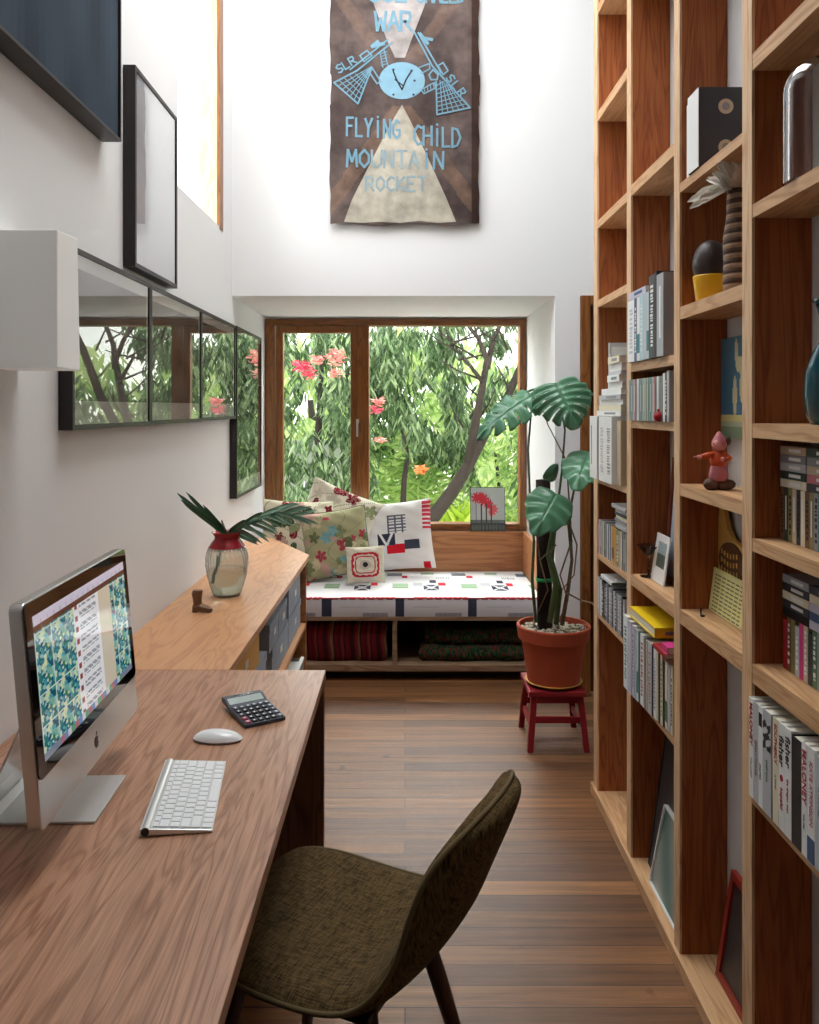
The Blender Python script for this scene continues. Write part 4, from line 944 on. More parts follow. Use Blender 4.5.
y = cdrow('under the big white books', 'disc cases under the big white books', 3.086, 2.88, .728, .940, cdc)
y = row('box_set', 'box set', 'of the ochre sets', 'ochre box sets', y-.002, .728, .940, [(.028, .13, .108, 'ochre', ('brown', 'band')), (.03, .128, .108, 'ochre', None), (.03, .125, .108, 'olive', ('cream', 'text'))])
y = cdrow('beside the ochre sets', 'disc cases next to the ochre sets', y-.002, 2.70, .728, .940, cdc[4:])
zt = 1.072
for i, c in enumerate(['silver', 'pale grey', 'grey', 'cream', 'charcoal', 'silver']):
    flat('disc_case', f'{c} disc case lying flat, {ORD[i]} up in the pile on the ochre sets', 'disc case', 2.70+.004*(i % 2), 2.842+.004*(i % 3), .728+.003*(i % 2), .11, zt, .0104, c, 'pile of flat disc cases', pages=False); zt += .011
flat('booklet', 'pale grey booklet on top of the pile of flat disc cases', 'booklet', 2.70, 2.88, .725, .11, zt, .012, 'pale grey')
dv = ['pale grey', 'silver', 'white', 'black', 'black', 'charcoal', 'grey', 'charcoal', 'silver', 'grey', 'charcoal', 'pale grey', 'charcoal', 'grey', 'silver', 'grey', 'black', 'silver']
row('film_case', 'film case', 'beside the terracotta pot', 'dark film cases beside the pot', 3.086, .725, .715, [(.0205, .135-.004*(i % 3 == 2), .112, dv[i], ('white', 'text') if i % 3 != 1 else None) for i in range(18)])
flat('disc_case', 'white disc case lying flat on the dark film cases beside the pot', 'disc case', 2.90, 3.06, .730, .11, .8535, .012, 'white', pages=False)

# second bay
B2 = [(.072, .195, .12, 'white', ('pale grey', 'text')), (.028, .195, .12, 'blue', ('white', 'text')), (.030, .195, .12, 'white', ('teal', 'band')), (.036, .197, .12, 'pale blue', ('white', 'text')), (.034, .198, .12, 'pale grey', None), (.022, .198, .12, 'pale blue', ('teal', 'band')), (.055, .240, .13, 'charcoal', ('white', 'text')), (.018, .245, .13, 'black', None), (.060, .232, .12, 'silver', ('white', 'line'))]
row('book', 'book', 'above the long disc row', 'books above the long disc row', 2.627, .714, 1.627, B2)
flat('book', 'blue-grey book lying flat on top of the white books above the long disc row', 'book', 2.44, 2.625, .716, .12, 1.826, .022, 'lilac', None, 'blue')
cols2 = ['silver', 'green', 'grey', 'teal', 'grey', 'silver', 'rose', 'brown', 'grey', 'white', 'silver', 'green', 'grey', 'teal', 'silver', 'grey', 'beige', 'green']
cols2 = [c for c in cols2]
y = cdrow('of the long disc row', 'disc cases in the long row', 2.627, 2.285, .716, 1.444, cols2, h=.128)
row('disc_case', 'disc case', 'of three by the red bauble', 'white and black disc cases by the bauble', y-.001, .718, 1.444, [(.020, .135, .11, 'white', None), (.014, .135, .11, 'black', ('white', 'text')), (.018, .140, .11, 'pale grey', None)])
o = MB().sphere((0, 0, .0135), .0135, 16, 10).tube([(0, 0, .026), (0, 0, .036)], .003, 8).build('red_bauble', cmat('red'), None, smooth=True); o.location = (.702, 2.32, 1.4445); tag(o, 'tiny red bauble in front of the disc cases', 'ornament')
o.location = (.7385-.028, 2.30, 1.4445)
# glass
mg = MB().lathe([(.001, 0), (.026, 0), (.027, .002), (.004, .006), (.003, .060), (.006, .066), (.036, .098), (.0372, .100), (.0345, .098), (.001, .066)], n=36).build('cocktail_glass', mat('smoky_glass', C_(170, 150, 135), .02, trans=1.0, ior=1.4), None, smooth=True)
mg.location = (.768, 2.585, .9515); tag(mg, 'cocktail glass with a thin stem on the shelf above the yellow book', 'glass')
def leanframe(name, label, cat, ya, yb, xb, xt, z, h, fw, fm, colfn, th=.014):
    o = T(name, label, cat, (xb, (ya+yb)/2, z)); L2 = (yb-ya)/2; an = math.atan2(xt-xb, h); q = MB()
    M_ = Matrix.Rotation(an, 4, 'Y')
    q.box(0, th, -L2, -L2+fw, 0, h, M_); q.box(0, th, L2-fw, L2, 0, h, M_); q.box(0, th, -L2+fw, L2-fw, 0, fw, M_); q.box(0, th, -L2+fw, L2-fw, h-fw, h, M_)
    q.build('frame', fm, o)
    MB().grid(24, 30, lambda u, v: M_ @ Vector((th*.45, L2-fw-(2*L2-2*fw)*u, fw+(h-2*fw)*v)), colfn=colfn).build('print', paintmat('lean_print', .35, spec=.4), o)
    MB().box(th*.5, th*.95, -L2+fw, L2-fw, fw, h-fw, M_).build('backing', M_BLACKW, o)
    return o
leanframe('photo_card', 'small white bordered photo card standing beside the cocktail glass', 'photo', 2.44, 2.565, .768, .790, .9515, .145, .004, cmat('white'), lambda u, v: C_(232, 230, 226) if (u < .18 or u > .85 or v < .3 or v > .86) else (C_(70, 84, 74) if v < .6 else C_(150, 164, 166)), th=.004)
leanframe('framed_picture', 'tall reddish brown frame leaning behind the small photo card', 'picture', 2.225, 2.555, .806, .833, .9515, .38, .016, mat('frame_red_brown', C_(120, 52, 34), .4), lambda u, v: C_(176, 194, 210))
# books with yellow one on top
B2b = [(.046, .232, .15, 'white', ('teal', 'text')), (.036, .226, .14, 'lilac', None), (.028, .220, .14, 'lilac', ('grey', 'text')), (.016, .216, .13, 'pale grey', None), (.014, .215, .13, 'white', ('teal', 'band')), (.014, .212, .13, 'teal', None), (.034, .214, .13, 'white', ('red', 'text')), (.012, .208, .13, 'grey', None), (.014, .206, .13, 'beige', None), (.036, .208, .12, 'pale grey', ('rose', 'text')), (.009, .206, .12, 'black', None), (.022, .204, .12, 'white', ('grey', 'text')), (.014, .200, .12, 'cream', None), (.012, .198, .12, 'dark green', None), (.018, .196, .12, 'cream', ('olive', 'text')), (.012, .18, .12, 'black', None), (.022, .190, .12, 'cream', ('green', 'band')), (.018, .186, .12, 'pale grey', None), (.016, .188, .12, 'cream', ('brown', 'text'))]
row('book', 'book', 'under the yellow book', 'books under the yellow book', 2.627, .700, .592, B2b, dx=.0014)
yb_ = T('book', 'bright yellow book lying flat on the standing books', 'book', (.712, 2.47, .8255))
MB().box(0, .125, -.130, .130, .027, .0295).box(0, .125, -.130, .130, 0, .0025).box(0, .125, -.130, -.1275, .0025, .027).build('cover', cmat('yellow', .4), yb_)
MB().box(.003, .122, -.127, .127, .0027, .0268).build('pages', M_PAGE, yb_); MB().box(.03, .10, -.1308, -.1301, .009, .019).build('spine_print', cmat('grey'), yb_)
flat('book', 'dark red book lying flat on the cream books next to the third upright', 'book', 2.222, 2.335, .706, .12, .802, .012, 'red')
flat('book', 'small magenta book lying flat on the dark red book', 'book', 2.222, 2.28, .712, .10, .8145, .018, 'pink')
leanframe('leaning_board', 'dark grey board leaning in the open base bay nearest the books', 'board', 2.225, 2.60, .770, .832, .0405, .46, .004, cmat('charcoal'), lambda u, v: C_(70, 68, 70), th=.006)
leanframe('framed_picture', 'white edged glazed picture leaning on the dark grey board', 'picture', 2.225, 2.50, .742, .790, .0405, .24, .005, cmat('white'), lambda u, v: mixc(C_(72, 108, 104), C_(150, 158, 150), .5+.5*sin(u*8+v*5)))

# third bay
bx = T('book', 'thick white book behind the charcoal slipcase on the high shelf', 'book', (.728, 2.108, 2.0755)); bx_ = .024
MB().box(0, .118, -bx_/2, bx_/2, 0, .188).build('cover', cmat('white'), bx, bevel=.001)
MB().box(.003, .115, -bx_/2+.002, bx_/2-.002, .1881, .1885).build('pages', M_PAGE, bx)
sc = T('slipcase', 'charcoal book slipcase with two pale discs on its side and a white spine', 'book', (.722, 2.052, 2.0755))
MB().box(.0, .118, -.038, .038, 0, .196).build('case', cmat('charcoal', .35), sc, bevel=.001)
MB().box(-.0015, 0, -.037, .038, 0.001, .195).build('white_spine', cmat('white'), sc)
for zc in (.148, .048):
    dsk = MB(); dsk.prism([(.066+.0185*cos(2*pi*k/28), zc+.0185*sin(2*pi*k/28)) for k in range(28)], -.0388, -.0382, 'XZ'); dsk.build('pale_disc', cmat('beige'), sc)
    MB().prism([(.066+.010*cos(2*pi*k/20), zc+.010*sin(2*pi*k/20)) for k in range(20)], -.0393, -.0389, 'XZ').build('grey_disc', cmat('grey'), sc)
eg = MB().lathe([(max(.0004, .0445*sin(pi*t)**.9*(1-.10*(t-.5)*1.6)), .115*(1-cos(pi*t))/2) for t in [k/24 for k in range(25)]], n=36).build('dark_egg', mat('egg_brown', C_(62, 50, 48), .45, var=.12, vs=120), None, smooth=True)
eg.location = (.781, 2.095, 1.7955); tag(eg, 'large dark brown egg sitting in a yellow cup', 'egg')
cu_ = MB().lathe([(.001, 0), (.034, 0), (.036, .003), (.0435, .066), (.0440, .070), (.041, .070), (.033, .010), (.001, .010)], n=40).build('yellow_cup', mat('cup_yellow', C_(238, 184, 24), .18, spec=.6), None, smooth=True)
cu_.location = (.781, 2.095, 1.7495); tag(cu_, 'glossy yellow cup holding the large dark egg', 'cup')
fv = T('striped_vase', 'tall brown banded vase on the shelf above the blue painting', 'vase', (.790, 1.935, 1.7495))
M_BR, M_BE = mat('vase_dark', C_(74, 50, 38), .7), mat('vase_light', C_(150, 122, 96), .7)
def vr(z): return .030+.007*sin(z*13+.6)+.0015*sin(z*60)
for k in range(21):
    z0_, z1_ = k*.0118, (k+1)*.0118
    MB().lathe([(.001, z0_), (vr(z0_), z0_), (vr((z0_+z1_)/2)+.0012, (z0_+z1_)/2), (vr(z1_), z1_), (.001, z1_)], n=26).build('band', M_BR if k % 2 == 0 else M_BE, fv, smooth=False)
fw_ = T('white_dried_flowers', 'spray of white dried petals in the brown banded vase', 'flowers', (.790, 1.935, 1.99))
random.seed(8); M_PET = mat('white_petal', C_(242, 238, 228), .8, var=.12, vs=40)
for (dx, dy, dz, n_) in ((-.092, .01, .0, 12), (-.025, -.02, .072, 16), (-.065, -.01, .035, 14), (-.045, -.05, .060, 12), (-.05, .03, .062, 10)):
    m = MB(); c0 = Vector((dx*.45, dy*.4, .012))
    for i in range(n_):
        e_ = Vector((dx, dy, dz))+Vector((random.uniform(-.022, .018), random.uniform(-.03, .03), random.uniform(-.03, .014)))
        blade(m, c0+Vector((random.uniform(-.01, .01), random.uniform(-.01, .01), 0)), e_, .010, .004, 5)
    m.build('petal_head', M_PET, fw_, solid=.0008)
MB().tube([(0, 0, .01), (-.045, 0, .025)], .002, 6).build('stem', M_BR, fw_)
def bluep(u, v):
    if v < .12: return C_(120, 140, 112)
    if v < .24: return C_(206, 196, 130) if v > .17 else C_(170, 176, 150)
    for (cx, cy, rx, ry) in ((.38, .86, .035, .12), (.46, .72, .09, .08), (.35, .42, .045, .2), (.50, .50, .05, .16), (.6, .40, .08, .06)):
        if ((u-cx)/rx)**2+((v-cy)/ry)**2 < 1: return C_(214, 204, 160)
    if ((u-.52)/.05)**2+((v-.74)/.04)**2 < 1: return C_(60, 90, 110)
    return mixc(C_(56, 104, 138), C_(90, 136, 156), v)
bp_ = T('blue_painting', 'blue painting of a pale line figure, on the wall behind the clay figurine', 'painting', (.848, 2.03, 1.405))
MB().box(.8345-.848, .0, -.145, .145, 0, .258).build('canvas', cmat('teal'), bp_)
MB().grid(60, 60, lambda u, v: (.8340-.848, .145-.29*u, .258*v), colfn=bluep).build('painted_face', paintmat('canvas_blue', .5), bp_)
# clay figurine
fg = T('clay_figurine', 'small clay figurine in pink hood and orange top reaching out one arm', 'figurine', (.765, 2.0, 1.2835))
M_PK, M_OR, M_RK, M_SK = mat('clay_pink', C_(196, 112, 120), .5, var=.15, vs=80), mat('clay_orange', C_(214, 84, 40), .5, var=.1, vs=80), mat('clay_rock', C_(96, 66, 50), .6, var=.3, vs=60), mat('clay_skin', C_(222, 150, 140), .5)
q = MB()
for (x, y_, z_, r_) in ((-.018, .0, .013, .018), (.012, -.006, .013, .018), (.028, .004, .012, .014), (-.002, .012, .014, .017)): q.sphere((x, y_, z_), r_, 10, 7, (1.1, 1, .85))
q.build('rock_base', M_RK, fg, smooth=True)
MB().lathe([(.001, .020), (.020, .022), (.023, .034), (.019, .056), (.014, .064), (.001, .066)], n=20).build('legs', M_PK, fg, smooth=True)
MB().lathe([(.001, .056), (.018, .058), (.021, .070), (.017, .088), (.010, .096), (.001, .098)], n=20).build('jacket', M_OR, fg, smooth=True)
MB().tube([(-.010, -.002, .085), (-.028, -.006, .084), (-.046, -.010, .080)], [.0085, .0075, .006], 10).build('sleeve', M_OR, fg, smooth=True)
MB().tube([(.010, -.004, .085), (.020, -.014, .076), (.008, -.022, .074)], [.0085, .0075, .006], 10).build('sleeve', M_OR, fg, smooth=True)
hd = MB().sphere((-.052, -.011, .080), .0065, 10, 8, (1.1, .8, .8))
for k in range(4): hd.tube([(-.055, -.011+(k-1.5)*.0026, .081), (-.064, -.011+(k-1.5)*.0036, .082-.001*k)], [.0016, .0012], 6)
hd.build('hand', M_SK, fg, smooth=True)
MB().sphere((.002, -.022, .075), .0062, 10, 8, (1, .8, .9)).build('hand', M_SK, fg, smooth=True)
MB().sphere((-.003, -.003, .108), .015, 16, 12, (.95, .95, 1.1)).build('head', M_SK, fg, smooth=True)
MB().sphere((.002, .002, .112), .0175, 16, 12, (1.0, 1.05, 1.1)).lathe([(.0175, .112), (.012, .128), (.004, .140), (.0005, .142)], c=(.002, .002, 0), n=14).build('hood', M_PK, fg, smooth=True)
MB().sphere((.020, .004, .118), .012, 10, 8).build('hair', M_RK, fg, smooth=True)
MB().sphere((-.017, -.008, .106), .003, 8, 6).sphere((-.012, -.0155, .111), .0018, 6, 5).build('nose', M_SK, fg, smooth=True)
MB().sphere((-.0155, -.0085, .112), .0017, 6, 5).build('eye', M_BLACKP, fg, smooth=True)
# banana board, card and hook
bb = T('yellow_pod_cutout', 'yellow pod shaped wooden cutout with a brown seeded oval behind the card', 'ornament', (.835, 2.06, .9535))
pod = [(.088, 0), (.108, .05), (.120, .12), (.117, .18), (.104, .24), (.094, .29), (.074, .298), (.066, .26), (.045, .218), (.01, .195), (-.05, .185), (-.085, .12), (-.075, .05), (-.05, 0)]
MB().prism(pod, -.008, .004, 'YZ').build('pod', mat('pod_yellow', C_(214, 172, 88), .5, var=.08, vs=20), bb)
MB().prism([(.012+.078*cos(2*pi*k/30), .138+.050*sin(2*pi*k/30)) for k in range(30)], -.0125, -.0085, 'YZ').build('brown_oval', mat('oval_brown', C_(92, 58, 34), .5), bb)
q = MB()
for r_ in range(3):
    for c_ in range(6): a = .018+(c_-2.5)*.019; b = .108+r_*.022+.003*abs(c_-2.5); q.prism([(a-.003, b-.006), (a+.003, b-.006), (a+.003, b+.006), (a-.003, b+.006)], -.0145, -.013, 'YZ')
q.build('seed_marks', mat('seed_yellow', C_(226, 180, 90), .5), bb)
def ycard(u, v):
    if .08 < u < .92:
        k = (v*11) % 1
        if .35 < k < .62 and v < .9 and (int(u*37)*7+int(v*11)*5) % 5: return C_(90, 96, 70)
    return C_(226, 220, 150)
yc = T('yellow_text_card', 'pale yellow card with lines of small green text leaning on the shelf', 'card', (.800, 2.06, .9535))
MY = Matrix.Rotation(math.atan2(.020, .15), 4, 'Y')
MB().box(0, .003, -.11, .10, 0, .112, MY).build('card', mat('card_yellow', C_(226, 220, 150), .6), yc)
MB().grid(64, 66, lambda u, v: MY @ Vector((-.0006, .10-.21*u, (.001+.110*v))), colfn=ycard).build('card_text', paintmat('card_text', .6), yc)
hk = MB().tube([(0, 0, .002), (0, .006, .002), (0, .008, .012), (0, .004, .022)], .0022, 8).sphere((0, -.004, .003), .005, 8, 6, (1.4, 1.4, .6)).build('small_hook', M_BLACKP, None, smooth=True); hk.location = (.755, 2.085, .9525); tag(hk, 'tiny dark metal hook lying in front of the yellow card', 'hook')
leanframe('framed_picture', 'red framed picture leaning on the shelf base at the bottom right', 'picture', 1.77, 2.09, .790, .832, .0405, .27, .018, mat('frame_red', C_(150, 48, 36), .4), lambda u, v: C_(58, 54, 54) if (u-.5)**2+(v-.5)**2 > .03 else C_(110, 116, 112))

# fourth bay
dj = MB(); pr = [(.0655, 0), (.0655, .17)]+[(.0655*cos(R(a)), .17+.066*sin(R(a))) for a in range(10, 90, 10)]+[(.0005, .236)]
pi_ = [(max(.0004, r_-.0025), z_) for r_, z_ in reversed(pr)]
dj.lathe(pr+pi_, n=48); o = dj.build('bell_jar', mat('jar_glass', C_(250, 252, 252), .01, trans=1.0, ior=1.45), None, smooth=True); o.location = (.783, 1.545, 1.9078); tag(o, 'tall clear glass bell jar with a rounded top on a high shelf', 'bell jar')
tv = T('teal_vase', 'dark teal glazed vase in the shaded bay at the right edge', 'vase', (.795, 1.535, 1.4505))
MB().lathe([(.001, 0), (.030, 0), (.040, .02), (.046, .06), (.044, .10), (.030, .135), (.018, .155), (.016, .20), (.022, .225), (.030, .235), (.027, .236), (.013, .20), (.001, .19)], n=40, wob=lambda t, z: 1+.05*sin(t*3+z*30)).build('vase_body', mat('teal_glaze', C_(14, 74, 84), .12, spec=.6, var=.35, vs=18), tv, smooth=True)
tc_ = ['brown', 'dark green', 'olive', 'beige', 'charcoal', 'cream', 'brown', 'olive', 'grey', 'teal', 'blue', 'grey', 'beige', 'pale grey', 'black', 'rose', 'silver', 'cream', 'charcoal', 'grey', 'brown', 'pale grey']
row('cassette_tape', 'cassette', 'of the upper tape shelf', 'cassettes on the upper tape shelf', 1.700, .778, 1.21, [(.0168, .109, .068, tc_[i], ('white', 'line') if i % 2 else ('black', 'text')) for i in range(21)])
for c_ in range(3):
    yb0 = 1.700-c_*.112; zt = 1.3205
    for k in range(5):
        cc_ = [['cream', 'dark green', 'pale grey', 'grey', 'beige'], ['charcoal', 'rose', 'beige', 'grey', 'dark green'], ['grey', 'cream', 'blue', 'brown', 'pale grey']][c_][k]
        flat('cassette_tape', f'{cc_} cassette lying flat, {ORD[k]} up, {ORD[c_]} pile on the upper tape shelf', 'cassette', yb0-.109, yb0, .778, .068, zt, .0162, cc_, 'flat cassettes on the upper tape shelf', 'white', pages=False); zt += .0168
tc2 = ['red', 'brown', 'olive', 'pale grey', 'pink', 'beige', 'charcoal', 'green', 'grey', 'rose', 'black', 'grey', 'cream', 'blue', 'charcoal', 'red', 'grey', 'beige', 'silver', 'black']
row('cassette_tape', 'cassette', 'of the lower tape shelf', 'cassettes on the lower tape shelf', 1.688, .778, .948, [(.0168, .100+.009*(i % 3 > 0), .068, tc2[i], ('white', 'text') if i % 2 else None) for i in range(20)])
for c_ in range(3):
    yb0 = 1.690-c_*.112; zt = 1.0585
    for k, cc_ in enumerate([['black', 'charcoal', 'cream', 'charcoal', 'silver'], ['lilac', 'blue', 'lilac', 'cream', 'charcoal'], ['grey', 'black', 'blue', 'brown', 'cream']][c_]):
        flat('cassette_tape', f'{cc_} cassette lying flat, {ORD[k]} up, {ORD[c_]} pile on the lower tape shelf', 'cassette', yb0-.109, yb0, .778, .068, zt, .0162, cc_, 'flat cassettes on the lower tape shelf', 'white' if cc_ != 'black' else None, pages=False); zt += .0168
# novels with lettering
def spine_text(par, txt, t, h, col, size, zc, upside=False, dy=0.0):
    c = bpy.data.curves.new('spine_lettering', 'FONT'); c.body = txt; c.size = size; c.align_x = 'CENTER'; c.align_y = 'CENTER'; c.extrude = .0003; c.offset = size*.015
    tmp = bpy.data.objects.new('tmp_lettering', c); COL.objects.link(tmp); bpy.context.view_layer.update()
    me = bpy.data.meshes.new_from_object(tmp.evaluated_get(bpy.context.evaluated_depsgraph_get())); bpy.data.objects.remove(tmp); me.materials.clear(); me.materials.append(cmat(col)); me.name = 'spine_lettering'
    o = bpy.data.objects.new('spine_lettering', me); COL.objects.link(o); o.parent = par
    # reads top to bottom on a spine facing -X
    X_ = Vector((0, 0, -1)); Z_ = Vector((-1, 0, 0)); Y_ = Z_.cross(X_)
    Mx = Matrix((X_, Y_, Z_)).transposed().to_4x4(); Mx.translation = Vector((-.0006, dy, zc)); o.matrix_local = Mx
    return o
nov = [(.021, .205, 'white', 'first novel by the upright, white spine with red capital lettering'), (.0225, .203, 'pale grey', 'pale grey novel with faint lettering right of the first white novel'), (.020, .204, 'white', 'white novel with a small black picture at the top of its spine'),
       (.038, .205, 'pale grey', 'wide novel with a black and white photograph band on its spine'), (.004, .203, 'charcoal', 'very thin dark book between the photograph spine and the red lettered novel'), (.026, .205, 'cream', 'cream novel with stacked red lettering near its top'),
       (.023, .205, 'white', 'white novel with tall black lettering above a red spot'), (.027, .205, 'white', 'white novel with tall black lettering and small red words below'), (.038, .200, 'black', 'thick black novel without lettering'),
       (.020, .205, 'white', 'white novel with bold dark red capitals beside the thick black one'), (.027, .205, 'white', 'white novel with thin coral capitals and dark foot'), (.030, .203, 'pale grey', 'pale novel last in view at the right edge'), (.03, .2, 'cream', 'cream novel past the pale one at the right edge')]
y = 1.7095
for i, (t, h_, c_, lb) in enumerate(nov):
    o = book('novel', lb, 'book', y, t, .717, .13, .6765, h_, c_, 'novels on the low right shelf'); 
    if i == 0: spine_text(o, 'MALONEY', t, h_, 'red', .019, h_*.74); spine_text(o, 'THE LUCKY', t, h_, 'grey', .008, h_*.3)
    if i == 1: spine_text(o, 'GREAT HOUSE', t, h_, 'grey', .011, h_*.45)
    if i == 2: MB().box(-.0006, 0, -.007, .007, h_*.80, h_*.93).build('spine_print', cmat('black'), o); spine_text(o, 'stories', t, h_, 'grey', .012, h_*.35)
    if i == 3: MB().grid(8, 16, lambda u, v: (-.0007, -.017+.034*u, h_*(.62+.28*v)), colfn=lambda u, v: C_(36, 36, 40) if sin(u*7+v*9)+sin(v*17) > -.2 else C_(206, 206, 206)).build('spine_print', paintmat('spine_photo'), o); spine_text(o, 'small town', t, h_, 'green', .010, h_*.42)
    if i == 5: spine_text(o, 'SOUTHERLY', t, h_, 'red', .014, h_*.76); spine_text(o, 'A Novel', t, h_, 'grey', .008, h_*.4)
    if i == 6: spine_text(o, 'fisher', t, h_, 'black', .026, h_*.74); spine_text(o, 'hopeful', t, h_, 'red', .014, h_*.30); MB().prism([(.004*cos(2*pi*k/16)*1.6, h_*.49+.0064*sin(2*pi*k/16)) for k in range(16)], -.0006, 0, 'YZ').build('spine_print', cmat('red'), o)
    if i == 7: spine_text(o, 'fisher', t, h_, 'black', .026, h_*.78); spine_text(o, 'the dragon man', t, h_, 'red', .010, h_*.38)
    if i == 9: spine_text(o, 'MALONEY', t, h_, 'red', .021, h_*.70); spine_text(o, 'one way', t, h_, 'teal', .008, h_*.3)
    if i == 10: spine_text(o, 'KATE ATKINSON', t, h_, 'rose', .015, h_*.60); MB().box(-.0006, 0, -t/2+.001, t/2-.001, .002, h_*.22).build('spine_print', cmat('blue'), o)
    if i == 11: spine_text(o, 'A NOVEL', t, h_, 'grey', .012, h_*.6)
    y -= t+.0008
# ---------------------------------------------------------------- garden outside
def leafmat(name, c1, c2, c3, rough=.4, trans=.35):
    m, t, b = newmat(name); N = t.nodes.new; L = t.links.new
    g = N('ShaderNodeNewGeometry'); rp = N('ShaderNodeValToRGB'); L(g.outputs['Random Per Island'], rp.inputs[0])
    e = rp.color_ramp.elements; e[0].color = c1; e[1].color = c3; k = e.new(.5); k.color = c2
    L(rp.outputs[0], b.inputs['Base Color']); b.inputs['Roughness'].default_value = rough; b.inputs['Specular IOR Level'].default_value = .5
    tr = N('ShaderNodeBsdfTranslucent'); L(rp.outputs[0], tr.inputs[0]); mx = N('ShaderNodeMixShader'); mx.inputs[0].default_value = trans
    out = t.nodes['Material Output']; L(b.outputs[0], mx.inputs[1]); L(tr.outputs[0], mx.inputs[2]); L(mx.outputs[0], out.inputs[0]); return m
LF1 = leafmat('leaf_mango', C_(52, 76, 46), C_(88, 116, 70), C_(168, 188, 140), rough=.3)
LF2 = leafmat('leaf_light', C_(112, 150, 78), C_(158, 190, 104), C_(206, 224, 142), trans=.5)
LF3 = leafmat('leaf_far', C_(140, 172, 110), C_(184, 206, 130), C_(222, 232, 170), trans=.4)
LF4 = leafmat('leaf_lime', C_(150, 186, 50), C_(190, 216, 70), C_(220, 236, 120), trans=.5)
M_TRUNK = mat('tree_bark', C_(54, 45, 39), .9, var=.4, vs=14, bump=.5, bs=30)
def leaves(rnd, clusters, n_per, ln, wd, droop=.7, spread=.5):
    """clusters: list of (centre, radius). lance shaped leaves, each one island of two folded halves"""
    vs = []; fs = []
    for c, r in clusters:
        for k in range(n_per):
            d = Vector((rnd.gauss(0, 1), rnd.gauss(0, 1), rnd.gauss(0, 1))).normalized()*r*rnd.random()**.5
            p = Vector(c)+d; a = rnd.random()*2*pi
            dr = Vector((cos(a)*spread, sin(a)*spread, -droop+rnd.uniform(-.35, .35))).normalized()
            l_ = ln*rnd.uniform(.6, 1.2); w_ = wd*rnd.uniform(.7, 1.2); sd_ = dr.cross(Vector((rnd.uniform(-1, 1), rnd.uniform(-1, 1), .4))).normalized(); n_ = dr.cross(sd_)
            b = len(vs); m_ = p+dr*l_*.5+n_*l_*.06
            vs += [p, p+dr*l_*.35+sd_*w_, m_, p+dr*l_*.35-sd_*w_, p+dr*l_-n_*l_*.08, p+dr*l_*.7+sd_*w_*.7, p+dr*l_*.7-sd_*w_*.7]
            fs += [(b, b+1, b+2), (b, b+2, b+3), (b+1, b+5, b+2), (b+2, b+5, b+4), (b+2, b+4, b+6), (b+2, b+6, b+3)]
    m = MB(); m.v = [tuple(v) for v in vs]; m.f = fs; return m
def tree(label, base, branches, clusters, n_per, ln, wd, lm, seed, name='garden_tree', group='garden trees behind the window', flowers=None, droop=.7, foliage='foliage', cat='tree'):
    t = T(name, label, cat, base, group=group); rnd = random.Random(seed)
    for i, (pts, rd) in enumerate(branches): MB().tube(pts, rd, 9).build('trunk' if i == 0 else 'branch', M_TRUNK, t, world=True, smooth=True)
    leaves(rnd, clusters, n_per, ln, wd, droop).build(foliage, lm, t, world=True)
    return t
GZ = -.35
struct(MB().box(-9, 11, 5.9, 22, GZ-.2, GZ).build('ground', mat('bounce_ground', C_(222, 216, 196), .95, var=.3, vs=3)))  # unseen ground, made pale to bounce light up onto the alcove soffit
rnd = random.Random(33)
# leaning tree with forked dark trunk
D_ = 6.9
tb = [(P(380, 600, D_), .12)]
main = [P(392, 640, D_), P(425, 528, D_), P(452, 492, D_), P(468, 466, D_), P(486, 432, D_), P(508, 396, D_+.1), P(528, 350, D_+.2), P(560, 290, D_+.3)]
br2 = [P(468, 466, D_), P(474, 430, D_-.05), P(480, 400, D_-.1), P(487, 360, D_-.1), P(478, 338, D_-.1), P(462, 318, D_-.1), P(450, 290, D_-.1)]
br3 = [P(487, 368, D_-.1), P(492, 345, D_), P(500, 325, D_), P(508, 290, D_)]
br4 = [P(484, 384, D_-.1), P(472, 368, D_-.2), P(462, 356, D_-.3)]
tw = []
for k in range(16):
    p0 = P(rnd.uniform(440, 515), rnd.uniform(330, 440), 6.85); a_ = rnd.uniform(.2, 2.9); l_ = rnd.uniform(.25, .5)
    tw.append(([p0, p0+Vector((cos(a_)*l_*.5, rnd.uniform(-.1, .1), sin(a_)*l_*.45)), p0+Vector((cos(a_)*l_*.9, rnd.uniform(-.1, .1), sin(a_)*l_))], [.010, .007, .004]))
br5 = [P(402, 530, 7.2), P(404, 480, 7.2), P(408, 455, 7.2), P(402, 430, 7.2)]
cl = []
for _ in range(46): cl.append((P(rnd.uniform(376, 470), rnd.uniform(318, 450), rnd.uniform(7.0, 8.6)), .15))
for _ in range(14): cl.append((P(rnd.uniform(300, 400), rnd.uniform(320, 440), rnd.uniform(7.2, 8.8)), .16))
for _ in range(9): cl.append((P(rnd.uniform(470, 530), rnd.uniform(310, 400), rnd.uniform(8.0, 9.4)), .15))
for _ in range(12): cl.append((P(rnd.uniform(400, 470), rnd.uniform(430, 490), rnd.uniform(7.9, 8.8)), .15))
tree('leaning dark trunked tree with a forked branch in front of the garden window', P(392, 600, D_), [(main, [.075, .066, .058, .05, .042, .036, .032, .028]), (br2, [.046, .038, .032, .026, .018, .014, .01]), (br3, [.03, .022, .018, .012]), (br4, [.02, .015, .01]), (br5, [.03, .024, .018, .012])]+tw, cl, 62, .14, .015, LF1, 5, droop=1.0)
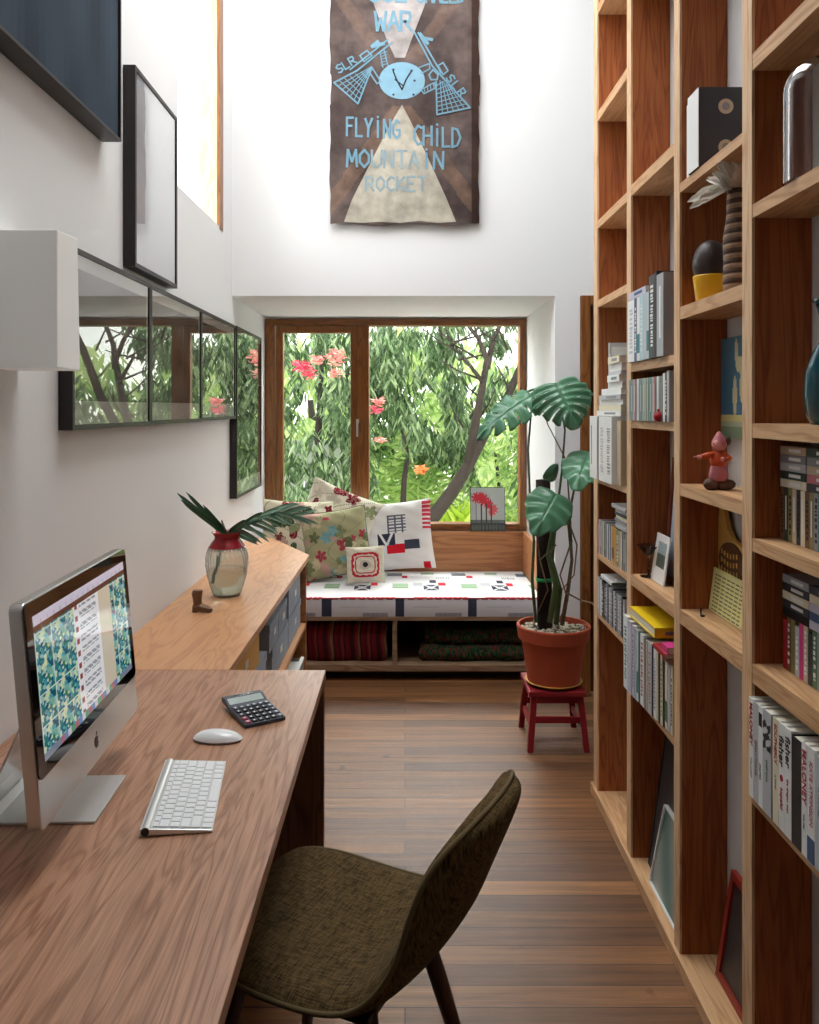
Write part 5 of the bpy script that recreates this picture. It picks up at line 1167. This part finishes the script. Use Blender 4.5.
# tree on the left with pink flowers
cl = []
for _ in range(56): cl.append((P(rnd.uniform(268, 372), rnd.uniform(330, 500), rnd.uniform(6.8, 7.8)), .14))
lt = tree('flowering tree with pink blossom clusters behind the left pane', P(330, 640, 7.4), [([P(322, 650, 7.6), P(326, 520, 7.6), P(318, 440, 7.6), P(322, 360, 7.6)], [.05, .045, .035, .02])], cl, 46, .14, .015, LF1, 8, droop=.85)
M_FL, M_FL2 = leafmat('pink_petals', C_(196, 56, 84), C_(216, 90, 112), C_(232, 140, 150), trans=.3), leafmat('coral_petals', C_(220, 110, 112), C_(230, 150, 142), C_(238, 196, 180), trans=.3)
for (px, py, r_, mm) in ((306, 369, .055, M_FL), (318, 360, .04, M_FL2), (337, 357, .075, M_FL2), (336, 373, .04, M_FL2), (376, 410, .035, M_FL), (378, 402, .03, M_FL2), (300, 366, .045, M_FL), (309, 375, .035, M_FL), (380, 440, .025, M_FL2)):
    leaves(random.Random(int(px)), [(P(px, py, 6.55), r_)], int(1500*r_), .055, .007, 0.0, 1.0).build('blossom', mm, lt, world=True)
q = leaves(random.Random(1), [(P(421, 470, 6.6), .035)], 60, .05, .012, 0, 1); q.build('blossom', leafmat('orange_petals', C_(226, 120, 60), C_(236, 150, 90), C_(240, 180, 120)), lt, world=True)
# light shrubs lower right and behind
cl = []
for _ in range(38): cl.append((P(rnd.uniform(430, 535), rnd.uniform(400, 520), rnd.uniform(7.8, 9.6)), .18))
tree('light green bush right of the leaning trunk', P(500, 620, 9.2), [([P(500, 640, 9.3), P(503, 520, 9.3), P(495, 450, 9.3)], [.04, .03, .015])], cl, 40, .15, .018, LF2, 10, name='garden_shrub', group='garden shrubs', cat='shrub', droop=.3)
cl = []
for _ in range(8): cl.append((P(rnd.uniform(430, 478), rnd.uniform(518, 545), rnd.uniform(7.2, 8.2)), .13))
tree('low lime green plants glowing at the foot of the leaning trunk', P(450, 620, 7.4), [], cl, 26, .20, .022, LF4, 12, name='garden_shrub', group='garden shrubs', cat='shrub', droop=-.7)
cl = []
for _ in range(30): cl.append((P(rnd.uniform(368, 440), rnd.uniform(440, 520), rnd.uniform(7.6, 9.0)), .17))
tree('mid green bush with grassy leaves under the drooping tree', P(400, 640, 8.2), [], cl, 34, .28, .016, LF2, 14, name='garden_shrub', group='garden shrubs', cat='shrub', droop=-.1)
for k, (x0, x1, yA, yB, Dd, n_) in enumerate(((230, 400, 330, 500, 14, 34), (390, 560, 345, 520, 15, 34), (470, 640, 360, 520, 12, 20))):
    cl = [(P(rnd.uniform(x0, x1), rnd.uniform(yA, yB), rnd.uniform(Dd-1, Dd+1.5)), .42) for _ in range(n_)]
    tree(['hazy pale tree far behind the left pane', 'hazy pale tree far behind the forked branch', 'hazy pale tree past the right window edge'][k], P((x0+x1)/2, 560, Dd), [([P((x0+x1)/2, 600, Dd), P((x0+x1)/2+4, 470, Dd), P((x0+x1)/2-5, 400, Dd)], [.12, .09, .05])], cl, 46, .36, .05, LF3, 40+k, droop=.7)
# trees to the right of the window axis (seen in the picture glass)
cl = [(P(rnd.uniform(520, 640), rnd.uniform(320, 500), rnd.uniform(7.0, 9)), .2) for _ in range(34)]
tree('green tree past the right edge of the garden window', P(585, 600, 8), [([P(580, 640, 8), P(585, 480, 8), P(570, 380, 8)], [.08, .06, .03])], cl, 34, .22, .024, LF1, 60)
# weathered fence
fn = T('garden_fence', 'weathered grey board fence behind the flowering tree', 'fence', (-1.6, 8.6, GZ)); fm = mat('fence_grey', C_(150, 156, 142), .9, var=.2, vs=8)
for k in range(16): MB().box(-3.0+k*.15, -3.0+k*.15+.135, 8.6, 8.62, GZ, 1.15).build('fence_board', fm, fn, world=True)
MB().box(-3.0, -.6, 8.625, 8.66, .9, .98).build('fence_rail', fm, fn, world=True)
